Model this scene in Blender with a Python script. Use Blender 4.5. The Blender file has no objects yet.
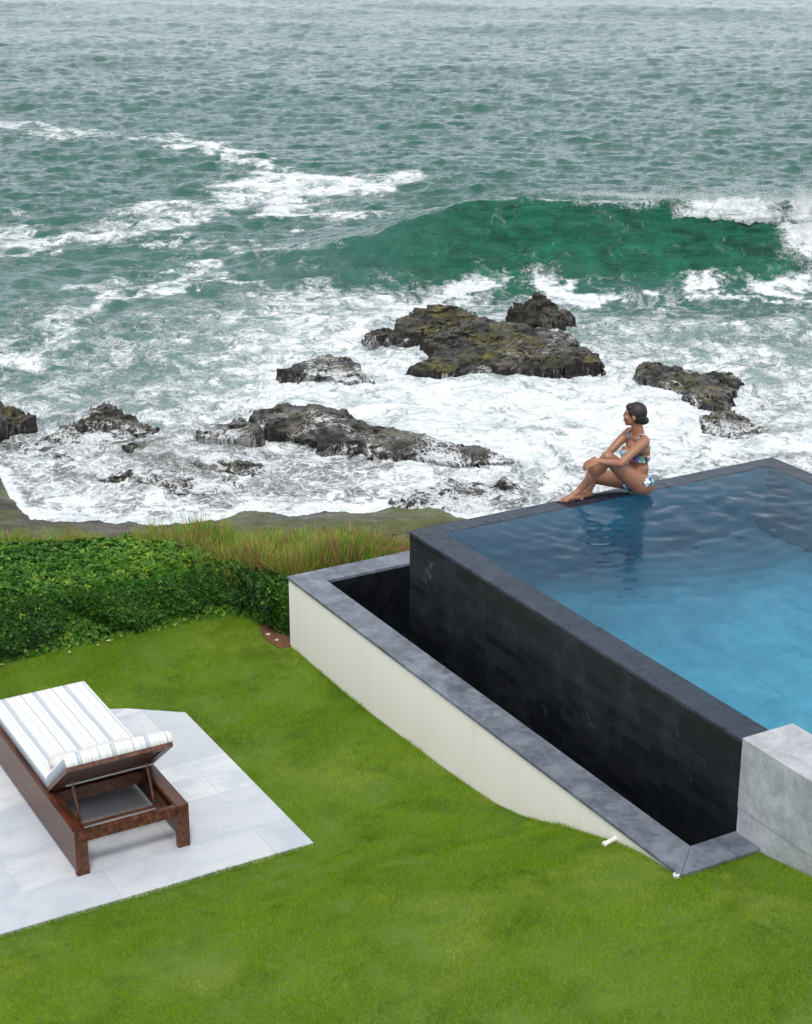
import bpy, bmesh, math, random
import numpy as np
from mathutils import Vector, Matrix
random.seed(7); rng = np.random.default_rng(7)
PI = math.pi; R = math.radians
scn = bpy.context.scene; COL = scn.collection

# ------------------------------------------------------------------ camera / frames
F = 1711.25; PITCH = 0.353431; CZ = 5.395; YA = 2.624618
cam_d = bpy.data.cameras.new('camera'); cam = bpy.data.objects.new('camera', cam_d); COL.objects.link(cam)
cam.location = (0, 0, CZ); cam.rotation_euler = (PI/2-PITCH, 0, 0)
cam_d.sensor_fit = 'VERTICAL'; cam_d.sensor_height = 24; cam_d.lens = F/1024*24
cam_d.clip_start = .1; cam_d.clip_end = 6000
scn.camera = cam
CP, SP = math.cos(PITCH), math.sin(PITCH)
SEA = -5.2
def at(px, py, z=SEA):                       # a point of the photograph on the level z, in metres
    d = (px-406, F*CP-(py-512)*SP, -F*SP-(py-512)*CP); t = (z-CZ)/d[2]
    return d[0]*t, d[1]*t
OX, OY = 0.027, 14.126                       # far left corner of the pool
UX, UY = math.sin(YA), math.cos(YA); VX, VY = -math.cos(YA), math.sin(YA)
def s2w(u, v): return OX+u*UX+v*VX, OY+u*UY+v*VY
def w2s(x, y): return (x-OX)*UX+(y-OY)*UY, (x-OX)*VX+(y-OY)*VY
ANG = math.atan2(UY, UX)
def on_u(px, py, u):                         # local (u,v,z) of a photo point on the plane u
    d = (px-406, F*CP-(py-512)*SP, -F*SP-(py-512)*CP)
    du = d[0]*UX+d[1]*UY; c = w2s(0, 0); t = (u-c[0])/du
    return Vector((u, c[1]+(d[0]*VX+d[1]*VY)*t, CZ+d[2]*t))

# ------------------------------------------------------------------ helpers
def tag(o, label=None, cat=None, group=None, kind=None):
    if label: o['label'] = label
    if cat: o['category'] = cat
    if group: o['group'] = group
    if kind: o['kind'] = kind
    return o
def link(name, me, m=None, parent=None, smooth=False):
    o = bpy.data.objects.new(name, me); COL.objects.link(o)
    if m: me.materials.append(m)
    if parent is not None: o.parent = parent
    if smooth: me.shade_smooth()
    return o
def bobj(name, bm, m=None, parent=None, smooth=False, bevel=0):
    bmesh.ops.recalc_face_normals(bm, faces=bm.faces[:])
    me = bpy.data.meshes.new(name); bm.to_mesh(me); bm.free()
    o = link(name, me, m, parent, smooth)
    if bevel:
        b = o.modifiers.new('bevel', 'BEVEL'); b.width = bevel; b.segments = 2; b.limit_method = 'ANGLE'
    return o
def empty(name, loc=(0, 0, 0), rz=0):
    o = bpy.data.objects.new(name, None); COL.objects.link(o); o.location = loc; o.rotation_euler = (0, 0, rz); return o
def site(name, label, cat, **k):             # an Empty in the pool's own directions
    o = empty(name, (OX, OY, 0), ANG); tag(o, label, cat, **k); return o
def bx(bm, x0, x1, y0, y1, z0, z1):
    vs = [bm.verts.new(p) for p in [(x0,y0,z0),(x1,y0,z0),(x1,y1,z0),(x0,y1,z0),(x0,y0,z1),(x1,y0,z1),(x1,y1,z1),(x0,y1,z1)]]
    for f in [(0,3,2,1),(4,5,6,7),(0,1,5,4),(1,2,6,5),(2,3,7,6),(3,0,4,7)]: bm.faces.new([vs[i] for i in f])
def prism(bm, poly, z0, z1):
    a = [bm.verts.new((p[0], p[1], z0)) for p in poly]; b = [bm.verts.new((p[0], p[1], z1)) for p in poly]
    bm.faces.new(a[::-1]); bm.faces.new(b); n = len(poly)
    for i in range(n): bm.faces.new((a[i], a[(i+1) % n], b[(i+1) % n], b[i]))
def npmesh(name, V, Fc, attrs=None):
    """V (n,3); Fc (m,k)"""
    me = bpy.data.meshes.new(name); V = np.asarray(V, np.float32); Fc = np.asarray(Fc, np.int32)
    m, k = Fc.shape
    me.vertices.add(len(V)); me.vertices.foreach_set('co', V.ravel())
    me.loops.add(m*k); me.loops.foreach_set('vertex_index', Fc.ravel())
    me.polygons.add(m); me.polygons.foreach_set('loop_start', np.arange(0, m*k, k, dtype=np.int32))
    try: me.polygons.foreach_set('loop_total', np.full(m, k, np.int32))
    except Exception: pass
    for n, (dom, a) in (attrs or {}).items():
        at_ = me.attributes.new(n, 'FLOAT', dom); at_.data.foreach_set('value', np.asarray(a, np.float32).ravel())
    me.update(calc_edges=True); return me
def gridfaces(nr, nc):
    i = np.arange(nr-1)[:, None]*nc+np.arange(nc-1)[None, :]; i = i.ravel()
    return np.stack([i, i+1, i+nc+1, i+nc], 1)
def sst(a, b, x): t = np.clip((x-a)/(b-a), 0, 1); return t*t*(3-2*t)

# periodic noise tiles
def spec_tile(N, L, power, kmin, kmax, seed):
    r = np.random.default_rng(seed); k = np.fft.fftfreq(N, L/N)*2*PI; KX, KY = np.meshgrid(k, k); K = np.hypot(KX, KY)
    A = np.where((K > kmin) & (K < kmax), np.maximum(K, 1e-6)**(-power), 0)
    h = np.real(np.fft.ifft2(A*(r.normal(size=(N, N))+1j*r.normal(size=(N, N))))); return (h/h.std()).astype(np.float64)
def samp(T, L, x, y):
    N = T.shape[0]; fx = np.mod(x/L, 1)*N; fy = np.mod(y/L, 1)*N; i = fx.astype(int) % N; j = fy.astype(int) % N
    a = fx-np.floor(fx); b = fy-np.floor(fy); i2 = (i+1) % N; j2 = (j+1) % N
    return (T[j, i]*(1-a)+T[j, i2]*a)*(1-b)+(T[j2, i]*(1-a)+T[j2, i2]*a)*b
T_a = spec_tile(512, 64, 2.0, 2*PI/40, 60, 11)
T_b = spec_tile(512, 16, 1.6, 2*PI/6, 200, 12)
T_c = spec_tile(512, 5, 1.5, 2*PI/2, 500, 13)
def n_a(x, y): return samp(T_a, 64, x, y)
def n_b(x, y): return samp(T_b, 16, x*.987+y*.16, y*.987-x*.16)
def n_c(x, y): return samp(T_c, 5, x*.93-y*.36, y*.93+x*.36)

def ocean_tile(N, L, wind, wd, kcut_lo, kcut_hi, seed, spread=2.0):
    r = np.random.default_rng(seed); k = np.fft.fftfreq(N, L/N)*2*PI; KX, KY = np.meshgrid(k, k); K = np.hypot(KX, KY); K[0, 0] = 1
    Lw = wind*wind/9.81; c = (KX*math.cos(wd)+KY*math.sin(wd))/K
    P = np.exp(-1/(K*Lw)**2)/K**4*(np.abs(c)**spread*.9+.1)*np.exp(-(K*.03)**2)
    P = P*((K > kcut_lo) & (K < kcut_hi)); P[0, 0] = 0
    H = np.sqrt(P)*(r.normal(size=(N, N))+1j*r.normal(size=(N, N)))
    h = np.fft.ifft2(H); s = np.real(h).std(); h = np.real(h)/s
    dx = np.real(np.fft.ifft2(1j*KX/K*H))/s; dy = np.real(np.fft.ifft2(1j*KY/K*H))/s
    return h, dx, dy

# ------------------------------------------------------------------ material helper
class MT:
    def __init__(s, name):
        s.m = bpy.data.materials.new(name); s.m.use_nodes = True; s.t = s.m.node_tree; s.n = s.t.nodes
        s.b = s.n['Principled BSDF']; s.out = s.n['Material Output']
    def node(s, typ, ins=None, **props):
        n = s.n.new(typ)
        for k, v in props.items(): setattr(n, k, v)
        for k, v in (ins or {}).items(): s.set(n, k, v)
        return n
    def set(s, n, k, v):
        if isinstance(v, bpy.types.NodeSocket): s.t.links.new(v, n.inputs[k])
        elif isinstance(v, bpy.types.Node): s.t.links.new(v.outputs[0], n.inputs[k])
        else:
            i = n.inputs[k]
            if i.type == 'RGBA' and len(v) == 3: v = (*v, 1)
            i.default_value = v
    def math(s, op, a, b=0.0, c=None, clamp=False):
        n = s.node('ShaderNodeMath', operation=op, use_clamp=clamp); s.set(n, 0, a); s.set(n, 1, b)
        if c is not None: s.set(n, 2, c)
        return n.outputs[0]
    def coord(s): return s.node('ShaderNodeTexCoord').outputs['Object']
    def noise(s, scale, detail=4, rough=.55, vec=None, dist=0, col=False):
        n = s.node('ShaderNodeTexNoise', {'Scale': scale, 'Detail': detail, 'Roughness': rough, 'Distortion': dist})
        if vec is None: vec = s.coord()
        s.set(n, 'Vector', vec); return n.outputs['Color' if col else 'Fac']
    def mapv(s, vec, scale=(1, 1, 1), rot=(0, 0, 0), loc=(0, 0, 0)):
        return s.node('ShaderNodeMapping', {'Vector': vec, 'Scale': scale, 'Rotation': rot, 'Location': loc}).outputs[0]
    def step(s, a, b, x):
        n = s.node('ShaderNodeMapRange', {'Value': x, 'From Min': a, 'From Max': b}, interpolation_type='SMOOTHSTEP'); return n.outputs[0]
    def lin(s, x, a, b, c, d):
        return s.node('ShaderNodeMapRange', {'Value': x, 'From Min': a, 'From Max': b, 'To Min': c, 'To Max': d}).outputs[0]
    def mix(s, f, a, b, mode='MIX'):
        n = s.node('ShaderNodeMix', data_type='RGBA', blend_type=mode, clamp_factor=True)
        s.set(n, 0, f); s.set(n, 6, a); s.set(n, 7, b); return n.outputs[2]
    def ramp(s, f, stops, interp='LINEAR'):
        n = s.node('ShaderNodeValToRGB', {'Fac': f}); n.color_ramp.interpolation = interp; e = n.color_ramp.elements
        while len(e) < len(stops): e.new(.5)
        for q, (p, c) in zip(e, stops): q.position = p; q.color = (*c, 1) if len(c) == 3 else c
        return n.outputs[0]
    def attr(s, name): return s.node('ShaderNodeAttribute', attribute_name=name).outputs['Fac']
    def sep(s, vec): return s.node('ShaderNodeSeparateXYZ', {'Vector': vec}).outputs
    def comb(s, x=0.0, y=0.0, z=0.0): return s.node('ShaderNodeCombineXYZ', {'X': x, 'Y': y, 'Z': z}).outputs[0]
    def bump(s, h, strength=.3, dist=.01, normal=None):
        n = s.node('ShaderNodeBump', {'Height': h, 'Strength': strength, 'Distance': dist})
        if normal is not None: s.set(n, 'Normal', normal)
        return n.outputs[0]
    def fin(s, col=None, rough=None, normal=None, **k):
        if col is not None: s.set(s.b, 'Base Color', col)
        if rough is not None: s.set(s.b, 'Roughness', rough)
        if normal is not None: s.set(s.b, 'Normal', normal)
        for a, v in k.items(): s.set(s.b, a.replace('_', ' '), v)
        return s.m

# ------------------------------------------------------------------ world + sun
SUN_EL, SUN_AZ = R(56), R(176)     # azimuth from +Y clockwise: behind the camera
w = bpy.data.worlds.new('World'); scn.world = w; w.use_nodes = True; nt = w.node_tree; nt.nodes.clear()
sky = nt.nodes.new('ShaderNodeTexSky'); sky.sky_type = 'NISHITA'; sky.sun_disc = False
sky.sun_elevation = SUN_EL; sky.sun_rotation = SUN_AZ; sky.air_density = 1.0; sky.dust_density = 4.0; sky.ozone_density = 1.0
hs = nt.nodes.new('ShaderNodeHueSaturation'); hs.inputs['Saturation'].default_value = .18
mx = nt.nodes.new('ShaderNodeMix'); mx.data_type = 'RGBA'; mx.inputs[0].default_value = .55
tcw = nt.nodes.new('ShaderNodeTexCoord'); sx = nt.nodes.new('ShaderNodeSeparateXYZ'); nt.links.new(tcw.outputs['Generated'], sx.inputs[0])
cr_ = nt.nodes.new('ShaderNodeValToRGB'); nt.links.new(sx.outputs[2], cr_.inputs[0]); nt.links.new(cr_.outputs[0], mx.inputs[7])      # the cloud layer
cr_.color_ramp.elements[0].position = .0; cr_.color_ramp.elements[0].color = (17.0, 18.5, 20.8, 1); cr_.color_ramp.elements[1].position = .30; cr_.color_ramp.elements[1].color = (8.6, 9.2, 10.1, 1)
bg = nt.nodes.new('ShaderNodeBackground'); bg.inputs['Strength'].default_value = .10
wo = nt.nodes.new('ShaderNodeOutputWorld')
nt.links.new(sky.outputs[0], hs.inputs['Color']); nt.links.new(hs.outputs[0], mx.inputs[6]); nt.links.new(mx.outputs[2], bg.inputs['Color']); nt.links.new(bg.outputs[0], wo.inputs[0])
sd = bpy.data.lights.new('sun', 'SUN'); sun = bpy.data.objects.new('sun', sd); COL.objects.link(sun)
sd.energy = 1.3; sd.angle = R(13); sd.color = (1, .965, .91)
dirv = Vector((math.sin(SUN_AZ)*math.cos(SUN_EL), math.cos(SUN_AZ)*math.cos(SUN_EL), math.sin(SUN_EL)))
sun.rotation_euler = dirv.to_track_quat('Z', 'Y').to_euler(); sun.location = (0, 0, 60)

# ------------------------------------------------------------------ materials
def foam_value(M, vec, cell=None):
    """lace pattern 0..1 of sea foam"""
    w1 = M.noise(.55, 3, .5, vec, col=True); w2 = M.noise(2.6, 3, .5, vec, col=True)
    def off(c, k):
        a = M.node('ShaderNodeVectorMath', {0: c, 1: (.5, .5, .5)}, operation='SUBTRACT')
        return M.node('ShaderNodeVectorMath', {0: a, 3: k}, operation='SCALE').outputs[0]
    p = M.node('ShaderNodeVectorMath', {0: vec, 1: off(w1, 2.4)}, operation='ADD')
    p = M.node('ShaderNodeVectorMath', {0: p, 1: off(w2, .55)}, operation='ADD').outputs[0]
    n1 = M.lin(M.noise(.9, 9, .66, p), .32, .68, 0, 1)
    r1 = M.math('SUBTRACT', 1, M.math('MULTIPLY', M.math('ABSOLUTE', M.math('SUBTRACT', M.noise(1.25, 5, .55, p), .5)), 6.5), clamp=True)
    r2 = M.math('SUBTRACT', 1, M.math('MULTIPLY', M.math('ABSOLUTE', M.math('SUBTRACT', M.noise(3.6, 4, .6, p), .5)), 6), clamp=True)
    v1 = M.node('ShaderNodeTexVoronoi', {'Scale': 3.2, 'Vector': p}, feature='DISTANCE_TO_EDGE').outputs['Distance']
    v2 = M.node('ShaderNodeTexVoronoi', {'Scale': 8.5, 'Vector': p}, feature='DISTANCE_TO_EDGE').outputs['Distance']
    c1 = M.math('SUBTRACT', 1, M.math('MULTIPLY', v1, 6.0), clamp=True); c2 = M.math('SUBTRACT', 1, M.math('MULTIPLY', v2, 4.2), clamp=True)
    a = M.math('ADD', M.math('MULTIPLY', n1, .42), M.math('ADD', M.math('MULTIPLY', r1, .26), M.math('MULTIPLY', r2, .17)))
    a = M.math('ADD', a, M.math('MULTIPLY', c2, .15))
    b = M.math('ADD', M.math('MULTIPLY', n1, .52), M.math('ADD', M.math('MULTIPLY', c1, .20), M.math('ADD', M.math('MULTIPLY', c2, .18), M.math('MULTIPLY', M.noise(9, 5, .7, p), .25))))
    if cell is None: return a
    return M.math('ADD', M.math('MULTIPLY', a, M.math('SUBTRACT', 1, cell)), M.math('MULTIPLY', b, cell))
def foam_mask(M, d, v, soft=.13):
    lo = M.math('SUBTRACT', M.math('SUBTRACT', 1, d), soft); n = M.node('ShaderNodeMapRange', {'Value': v}, interpolation_type='SMOOTHSTEP')
    M.set(n, 'From Min', lo); M.set(n, 'From Max', M.math('ADD', lo, soft*2)); return n.outputs[0]

M = MT('sea water'); c = M.coord()
flat = M.mapv(c, (1, .8, .9))
d = M.attr('foam'); cell = M.attr('cell'); fv = foam_value(M, flat, cell); fm = foam_mask(M, d, fv, .25)
streak = M.attr('face')
deep = M.mix(M.attr('milk'), (.008, .080, .058), (.27, .38, .355))
deep = M.mix(M.attr('shallow'), deep, M.mix(M.lin(M.noise(.8, 8, .68, c), .35, .65, 0, 1), (.030, .030, .024), (.17, .17, .155)))
fs = M.noise(1, 6, .62, M.mapv(c, (.9, .35, 2.2)), .8)
deep = M.mix(streak, deep, M.mix(M.lin(fs, .35, .65, 0, 1), (.003, .048, .029), (.009, .130, .074)))
fst = M.math('MULTIPLY', M.math('MULTIPLY', M.step(.60, .74, M.noise(1, 8, .7, M.mapv(c, (2.6, .9, 1.6)), 1.2)), streak), .35)
fm = M.math('MAXIMUM', fm, fst)
n3 = M.math('ADD', M.math('MULTIPLY', M.noise(6, 5, .6, c), .35), M.math('MULTIPLY', M.noise(1.1, 8, .68, M.mapv(c, (1, 1.3, 1)), 1.4), .65))
foamcol = M.mix(M.lin(n3, .36, .60, 0, 1), (.40, .45, .46), (.80, .81, .815))
wb1 = M.noise(3.2, 6, .62, M.mapv(c, (1, 1.5, 1)))
wb2 = M.noise(.75, 5, .6, M.mapv(c, (1, 2.6, 1), (0, 0, .12)), .6); wb1 = M.math('ADD', wb1, M.math('MULTIPLY', wb2, 2.0))
wb1 = M.math('MULTIPLY', wb1, M.lin(fm, 0, 1, 1, .35))
wb1 = M.math('ADD', wb1, M.math('MULTIPLY', M.math('MULTIPLY', M.noise(1, 6, .65, M.mapv(c, (1.4, .8, 5.5)), 1.0), streak), 2.2))
bmp = M.bump(M.math('ADD', wb1, M.math('MULTIPLY', fm, M.lin(n3, 0, 1, .15, .45))), 1.0, .075)
M.b.inputs['IOR'].default_value = 1.33
SEA_M = M.fin(M.mix(fm, deep, foamcol), M.lin(fm, 0, 1, .10, .75), bmp)

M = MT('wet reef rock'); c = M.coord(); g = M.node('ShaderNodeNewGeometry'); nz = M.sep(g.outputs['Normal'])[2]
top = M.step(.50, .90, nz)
stone = M.ramp(M.noise(1.6, 8, .65, c), [(.38, (.006, .005, .004)), (.5, (.036, .031, .025)), (.64, (.16, .145, .125))])
alg = M.ramp(M.noise(2.3, 7, .7, c), [(.38, (.018, .018, .006)), (.52, (.10, .095, .022)), (.68, (.24, .20, .05))])
colr = M.mix(M.math('MULTIPLY', M.step(.45, .60, M.noise(.9, 6, .65, M.mapv(c, loc=(3, 7, 1)))), M.attr('moss')), stone, alg)
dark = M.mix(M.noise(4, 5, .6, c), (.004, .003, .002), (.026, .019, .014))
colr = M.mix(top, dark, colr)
crack = M.node('ShaderNodeTexVoronoi', {'Scale': 2.2, 'Vector': M.mapv(c, (1, 1.8, 5))}, feature='DISTANCE_TO_EDGE').outputs['Distance']
colr = M.mix(M.step(.04, .0, crack), colr, (.008, .006, .005))
flat = M.mapv(c, (1, .8, .9))
fv = foam_value(M, flat, M.attr('cell')); fm = foam_mask(M, M.attr('wash'), fv, .12)
fall = M.math('MULTIPLY', M.noise(1.0, 5, .6, M.mapv(c, (16, 9, 1.1)), .6), M.lin(M.noise(1.1, 3, .5, c), .35, .65, .75, 1.25)); fallm = M.math('MULTIPLY', M.step(.54, .74, fall), M.math('MULTIPLY', M.attr('falls'), .62))
fm = M.math('MAXIMUM', M.math('MULTIPLY', fm, M.lin(top, 0, 1, .35, 1)), M.math('MULTIPLY', fallm, M.math('SUBTRACT', 1, top)))
hgt = M.math('ADD', M.noise(3.5, 10, .7, c), M.math('MULTIPLY', M.noise(1, 6, .6, M.mapv(c, (1.5, 2.5, 14))), 1.4))
M.b.inputs['Specular IOR Level'].default_value = .45
ROCK_M = M.fin(M.mix(fm, colr, (.76, .78, .79)), M.lin(M.noise(5, 4, .6, c),   .3, .7, .33, .7), M.bump(hgt, 1.0, .14))

M = MT('shore rock'); c = M.coord()
colr = M.ramp(M.noise(.55, 9, .62, M.mapv(c, (1, 2.2, 1))), [(.36, (.012, .010, .008)), (.5, (.055, .050, .040)), (.66, (.15, .14, .12))])
colr = M.mix(M.step(.42, .56, M.noise(.42, 7, .65, M.mapv(c, (1, 1.6, 1), loc=(5, 2, 0)))), colr, M.mix(M.noise(5, 6, .7, c), (.03, .04, .008), (.13, .14, .035)))
SHORE_M = M.fin(colr, M.lin(M.noise(1.2, 4, .5, c), .35, .65, .25, .8), M.bump(M.noise(4, 9, .68, c), .9, .08))

M = MT('lawn soil'); c = M.coord()
LAWN_M = M.fin(M.mix(M.noise(14, 5, .6, c), (.07, .13, .012), (.12, .20, .02)), .9, M.bump(M.noise(80, 3, .6, c), .8, .01))

M = MT('grass blades'); c = M.coord(); r_ = M.attr('rnd')
g1 = M.mix(r_, (.120, .250, .008), (.30, .455, .030))
g1 = M.mix(M.math('MULTIPLY', M.step(.52, .68, M.noise(1.1, 6, .62, c)), .55), g1, (.44, .50, .085))
g1 = M.mix(M.math('MULTIPLY', M.step(.50, .36, M.noise(2.4, 5, .6, M.mapv(c, loc=(4, 4, 0)))), .5), g1, (.085, .19, .010))
M.n.remove(M.b); df = M.node('ShaderNodeBsdfDiffuse', {'Color': g1}); tr = M.node('ShaderNodeBsdfTranslucent', {'Color': g1})
ms = M.node('ShaderNodeMixShader', {0: .3, 1: df, 2: tr}); M.t.links.new(ms.outputs[0], M.out.inputs[0]); GRASS_M = M.m

def leafmat(name, stops, rough=.55, tl=.2, spec=.3):
    M = MT(name); col = M.ramp(M.attr('rnd'), stops)
    M.set(M.b, 'Base Color', col); M.set(M.b, 'Roughness', rough); M.b.inputs['Specular IOR Level'].default_value = spec
    tr = M.node('ShaderNodeBsdfTranslucent', {'Color': col}); ms = M.node('ShaderNodeMixShader', {0: tl, 1: M.b.outputs[0], 2: tr})
    M.t.links.new(ms.outputs[0], M.out.inputs[0]); return M.m
HEDGE_M = leafmat('hedge leaves', [(0, (.006, .027, .003)), (.4, (.032, .115, .009)), (.8, (.085, .22, .018)), (1, (.22, .33, .035))])
TALL_M = leafmat('tall grass', [(0, (.07, .19, .012)), (.3, (.17, .36, .03)), (.55, (.36, .42, .07)), (.72, (.28, .10, .07)), (1, (.46, .24, .15))], .6, .3, .2)
M = MT('hedge core'); HCORE_M = M.fin((.006, .010, .004), .95)  # near-black sheet under the leaves, painted shade for the gaps
M = MT('mulch'); MULCH_M = M.fin(M.mix(M.noise(20, 5, .7), (.05, .02, .01), (.25, .11, .05)), .95, M.bump(M.noise(25, 4), 1, .03))

M = MT('white stucco'); c = M.coord()
colr = M.mix(M.noise(2.0, 5, .6, M.mapv(c, (4, 4, .35))), (.79, .745, .665), (.85, .805, .725))
dirt = M.step(.60, .74, M.noise(3, 7, .65, c)); st_ = M.step(.56, .72, M.noise(1, 6, .65, M.mapv(c, (7, 7, .5)))); colr = M.mix(M.math('MULTIPLY', dirt, .25), colr, (.5, .48, .42)); colr = M.mix(M.math('MULTIPLY', st_, .22), colr, (.50, .48, .43))
STUCCO_M = M.fin(colr, .85, M.bump(M.noise(90, 4, .6, c), .25, .004))

def slate(name, c0, c1, rough, joints=None, jcol=(.02, .022, .025), vein=.25, spec=.5):
    M = MT(name); c = M.coord(); x, y, z = M.sep(c)
    n = M.noise(4.5, 11, .78, c, .15); col = M.mix(M.step(.36, .66, n), c0, c1)
    v = M.math('ABSOLUTE', M.math('SUBTRACT', M.noise(1.7, 6, .6, M.mapv(c, loc=(9, 2, 3)), 1.2), .5)); vm = M.math('MULTIPLY', M.step(.025, 0, v), vein)
    col = M.mix(vm, col, tuple(min(1, k*2.2) for k in c1))
    if joints is not None:
        for axis, per, off, wd in joints:
            s_ = (x, y, z)[axis]; f = M.math('ABSOLUTE', M.math('SUBTRACT', M.math('FRACT', M.math('DIVIDE', M.math('ADD', s_, off), per)), .5))
            cellid = M.math('FLOOR', M.math('DIVIDE', M.math('ADD', s_, off), per))
            wn = M.node('ShaderNodeTexWhiteNoise', {'W': cellid}, noise_dimensions='1D').outputs['Value']
            col = M.mix(M.lin(wn, 0, 1, 0, .35), col, tuple(k*.72 for k in c0))
            col = M.mix(M.step(.5-wd/per, .5-wd/per*.4, f), col, jcol)
    M.b.inputs['Specular IOR Level'].default_value = spec
    return M.fin(col, M.lin(n, .3, .7, rough-.1, rough+.12), M.bump(M.noise(18, 6, .6, c), .25, .004))
COPE_M = slate('pool coping slate', (.022, .020, .034), (.070, .062, .092), .3, [(0, .656, .02, .007), (1, .656, .3, .007)], (.10, .10, .11))
TCOPE_M = slate('basin coping slate', (.080, .092, .118), (.235, .257, .30), .5, [(0, 1.31, .36, .004), (1, 1.31, .2, .004)], (.05, .055, .06), vein=.06)
LIN_M = slate('basin lining', (.004, .005, .007), (.012, .014, .018), .25, vein=.05)
BLOCK_M = slate('grey marble', (.30, .313, .328), (.52, .53, .55), .45, [(0, .86, .15, .0025)], (.45, .46, .47), .10)

M = MT('wet slate cladding'); c = M.coord(); x, y, z = M.sep(c)
bc = M.comb(M.math('ADD', x, y), z, 0.0)
br = M.node('ShaderNodeTexBrick', {'Vector': bc, 'Scale': 1, 'Mortar Size': .0022, 'Mortar Smooth': .3, 'Brick Width': .32, 'Row Height': .078, 'Color1': (.008, .010, .012, 1), 'Color2': (.020, .022, .026, 1), 'Mortar': (.004, .005, .006, 1), 'Bias': -.25})
n = M.noise(2.2, 8, .7, M.mapv(c, (1, 1, .6)), .5); colr = M.mix(M.math('MULTIPLY', M.step(.5, .74, n), .35), br.outputs['Color'], (.045, .056, .066))
calc = M.math('MULTIPLY', M.step(.60, .72, M.noise(3.2, 8, .72, M.mapv(c, (1, 1, 1.2), loc=(2, 6, 4)))), .3)
colr = M.mix(calc, colr, (.22, .26, .29))
M.b.inputs['Specular IOR Level'].default_value = .3
WALL_M = M.fin(colr, M.lin(n, .3, .7, .18, .5), M.bump(M.math('ADD', br.outputs['Fac'], M.math('MULTIPLY', M.noise(9, 5, .6, c), -1.2)), .4, .006))

M = MT('pool tile'); c = M.coord(); x, y, z = M.sep(c)
br = M.node('ShaderNodeTexBrick', {'Vector': c, 'Scale': 1, 'Mortar Size': .004, 'Brick Width': .6, 'Row Height': .3, 'Color1': (.060, .28, .40, 1), 'Color2': (.085, .34, .46, 1), 'Mortar': (.04, .20, .28, 1)})
tc = M.mix(M.math('MULTIPLY', M.step(.4, .66, M.noise(2.2, 8, .7, c, .7)), .55), br.outputs['Color'], (.15, .45, .57))
gr = M.step(-.9, 3.0, M.math('ADD', x, M.lin(M.noise(.9, 6, .6, c), .3, .7, -.7, .7)))  # tile darkens towards the far edge: underwater shade painted into the colour
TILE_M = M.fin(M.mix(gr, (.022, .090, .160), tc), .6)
M = MT('pool dark tile'); c = M.coord()
DTILE_M = M.fin(M.mix(M.noise(2.2, 8, .7, c), (.012, .045, .075), (.03, .085, .13)), .5)

M = MT('pool water'); c = M.coord()
M.b.inputs['Transmission Weight'].default_value = 1; M.b.inputs['IOR'].default_value = 1.17; M.b.inputs['Roughness'].default_value = .0
M.b.inputs['Base Color'].default_value = (.62, .88, .97, 1)
PWATER_M = M.fin(normal=M.bump(M.noise(7, 3, .5, M.mapv(c, (1, 1, 1))), .25, .02))
M = MT('basin water'); c = M.coord()
TWATER_M = M.fin((.003, .006, .009), .04, M.bump(M.noise(9, 4, .55, c, .6), .5, .03)); M.b.inputs['IOR'].default_value = 1.33

M = MT('patio stone'); c = M.coord(); x, y, z = M.sep(c)
br = M.node('ShaderNodeTexBrick', {'Vector': M.comb(y, x, 0.0), 'Scale': 1, 'Mortar Size': .0022, 'Mortar Smooth': .2, 'Brick Width': 1.2, 'Row Height': .6, 'Color1': (.47, .49, .52, 1), 'Color2': (.60, .61, .62, 1), 'Mortar': (.33, .34, .36, 1)})
n = M.noise(2.1, 8, .66, M.mapv(c, (1.6, .8, 1)), .9)
colr = M.mix(M.math('MULTIPLY', M.step(.42, .66, n), .6), br.outputs['Color'], (.36, .40, .46))
colr = M.mix(M.math('MULTIPLY', M.step(.60, .72, M.noise(5, 8, .7, c)), .35), colr, (.66, .64, .61))
PATIO_M = M.fin(colr, .6, M.bump(M.noise(40, 5, .6, c), .2, .003))

M = MT('oiled teak'); c = M.coord()
n = M.noise(3, 4, .5, M.mapv(c, (1.2, 9, 9)), .3)
WOOD_M = M.fin(M.ramp(n, [(.3, (.030, .009, .004)), (.5, (.070, .021, .009)), (.7, (.14, .043, .017))]), M.lin(n, .3, .7, .28, .45), M.bump(n, .2, .003))
M = MT('striped canvas'); c = M.coord(); x, y, z = M.sep(c)
f = M.math('FRACT', M.math('DIVIDE', M.math('ADD', y, 20.03), .262))
W_, A_, B_, G_ = (.71, .71, .70), (.37, .41, .45), (.53, .55, .57), (.60, .59, .57)
st = M.ramp(f, [(0, W_), (.09, B_), (.115, W_), (.14, B_), (.17, W_), (.25, B_), (.27, A_), (.33, B_), (.36, A_), (.40, W_), (.50, G_), (.53, W_), (.56, G_), (.60, W_), (.66, B_), (.70, W_), (.78, G_), (.80, W_), (.88, B_), (.90, A_), (.93, W_)], 'CONSTANT')
CANVAS_M = M.fin(st, .9, M.bump(M.noise(30, 5, .6, c), .25, .006))
M = MT('plain linen'); LINEN_M = M.fin((.60, .585, .545), .9, M.bump(M.noise(25, 5, .6), .3, .006))
M = MT('skin'); c = M.coord()
SKIN_M = M.fin(M.mix(M.noise(7, 4, .5, c), (.24, .105, .056), (.34, .155, .088)), .42); M.b.inputs['Subsurface Weight'].default_value = .08; M.b.inputs['Subsurface Radius'].default_value = (.02, .008, .004)
M = MT('dark hair'); HAIR_M = M.fin(M.mix(M.noise(1, 4, .6, M.mapv(M.coord(), (60, 60, 12))), (.006, .004, .003), (.022, .012, .009)), .55)
M = MT('floral swimwear'); vo = M.node('ShaderNodeTexVoronoi', {'Scale': 32, 'Vector': M.coord()})
rr = M.sep(vo.outputs['Color'])[0]
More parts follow.
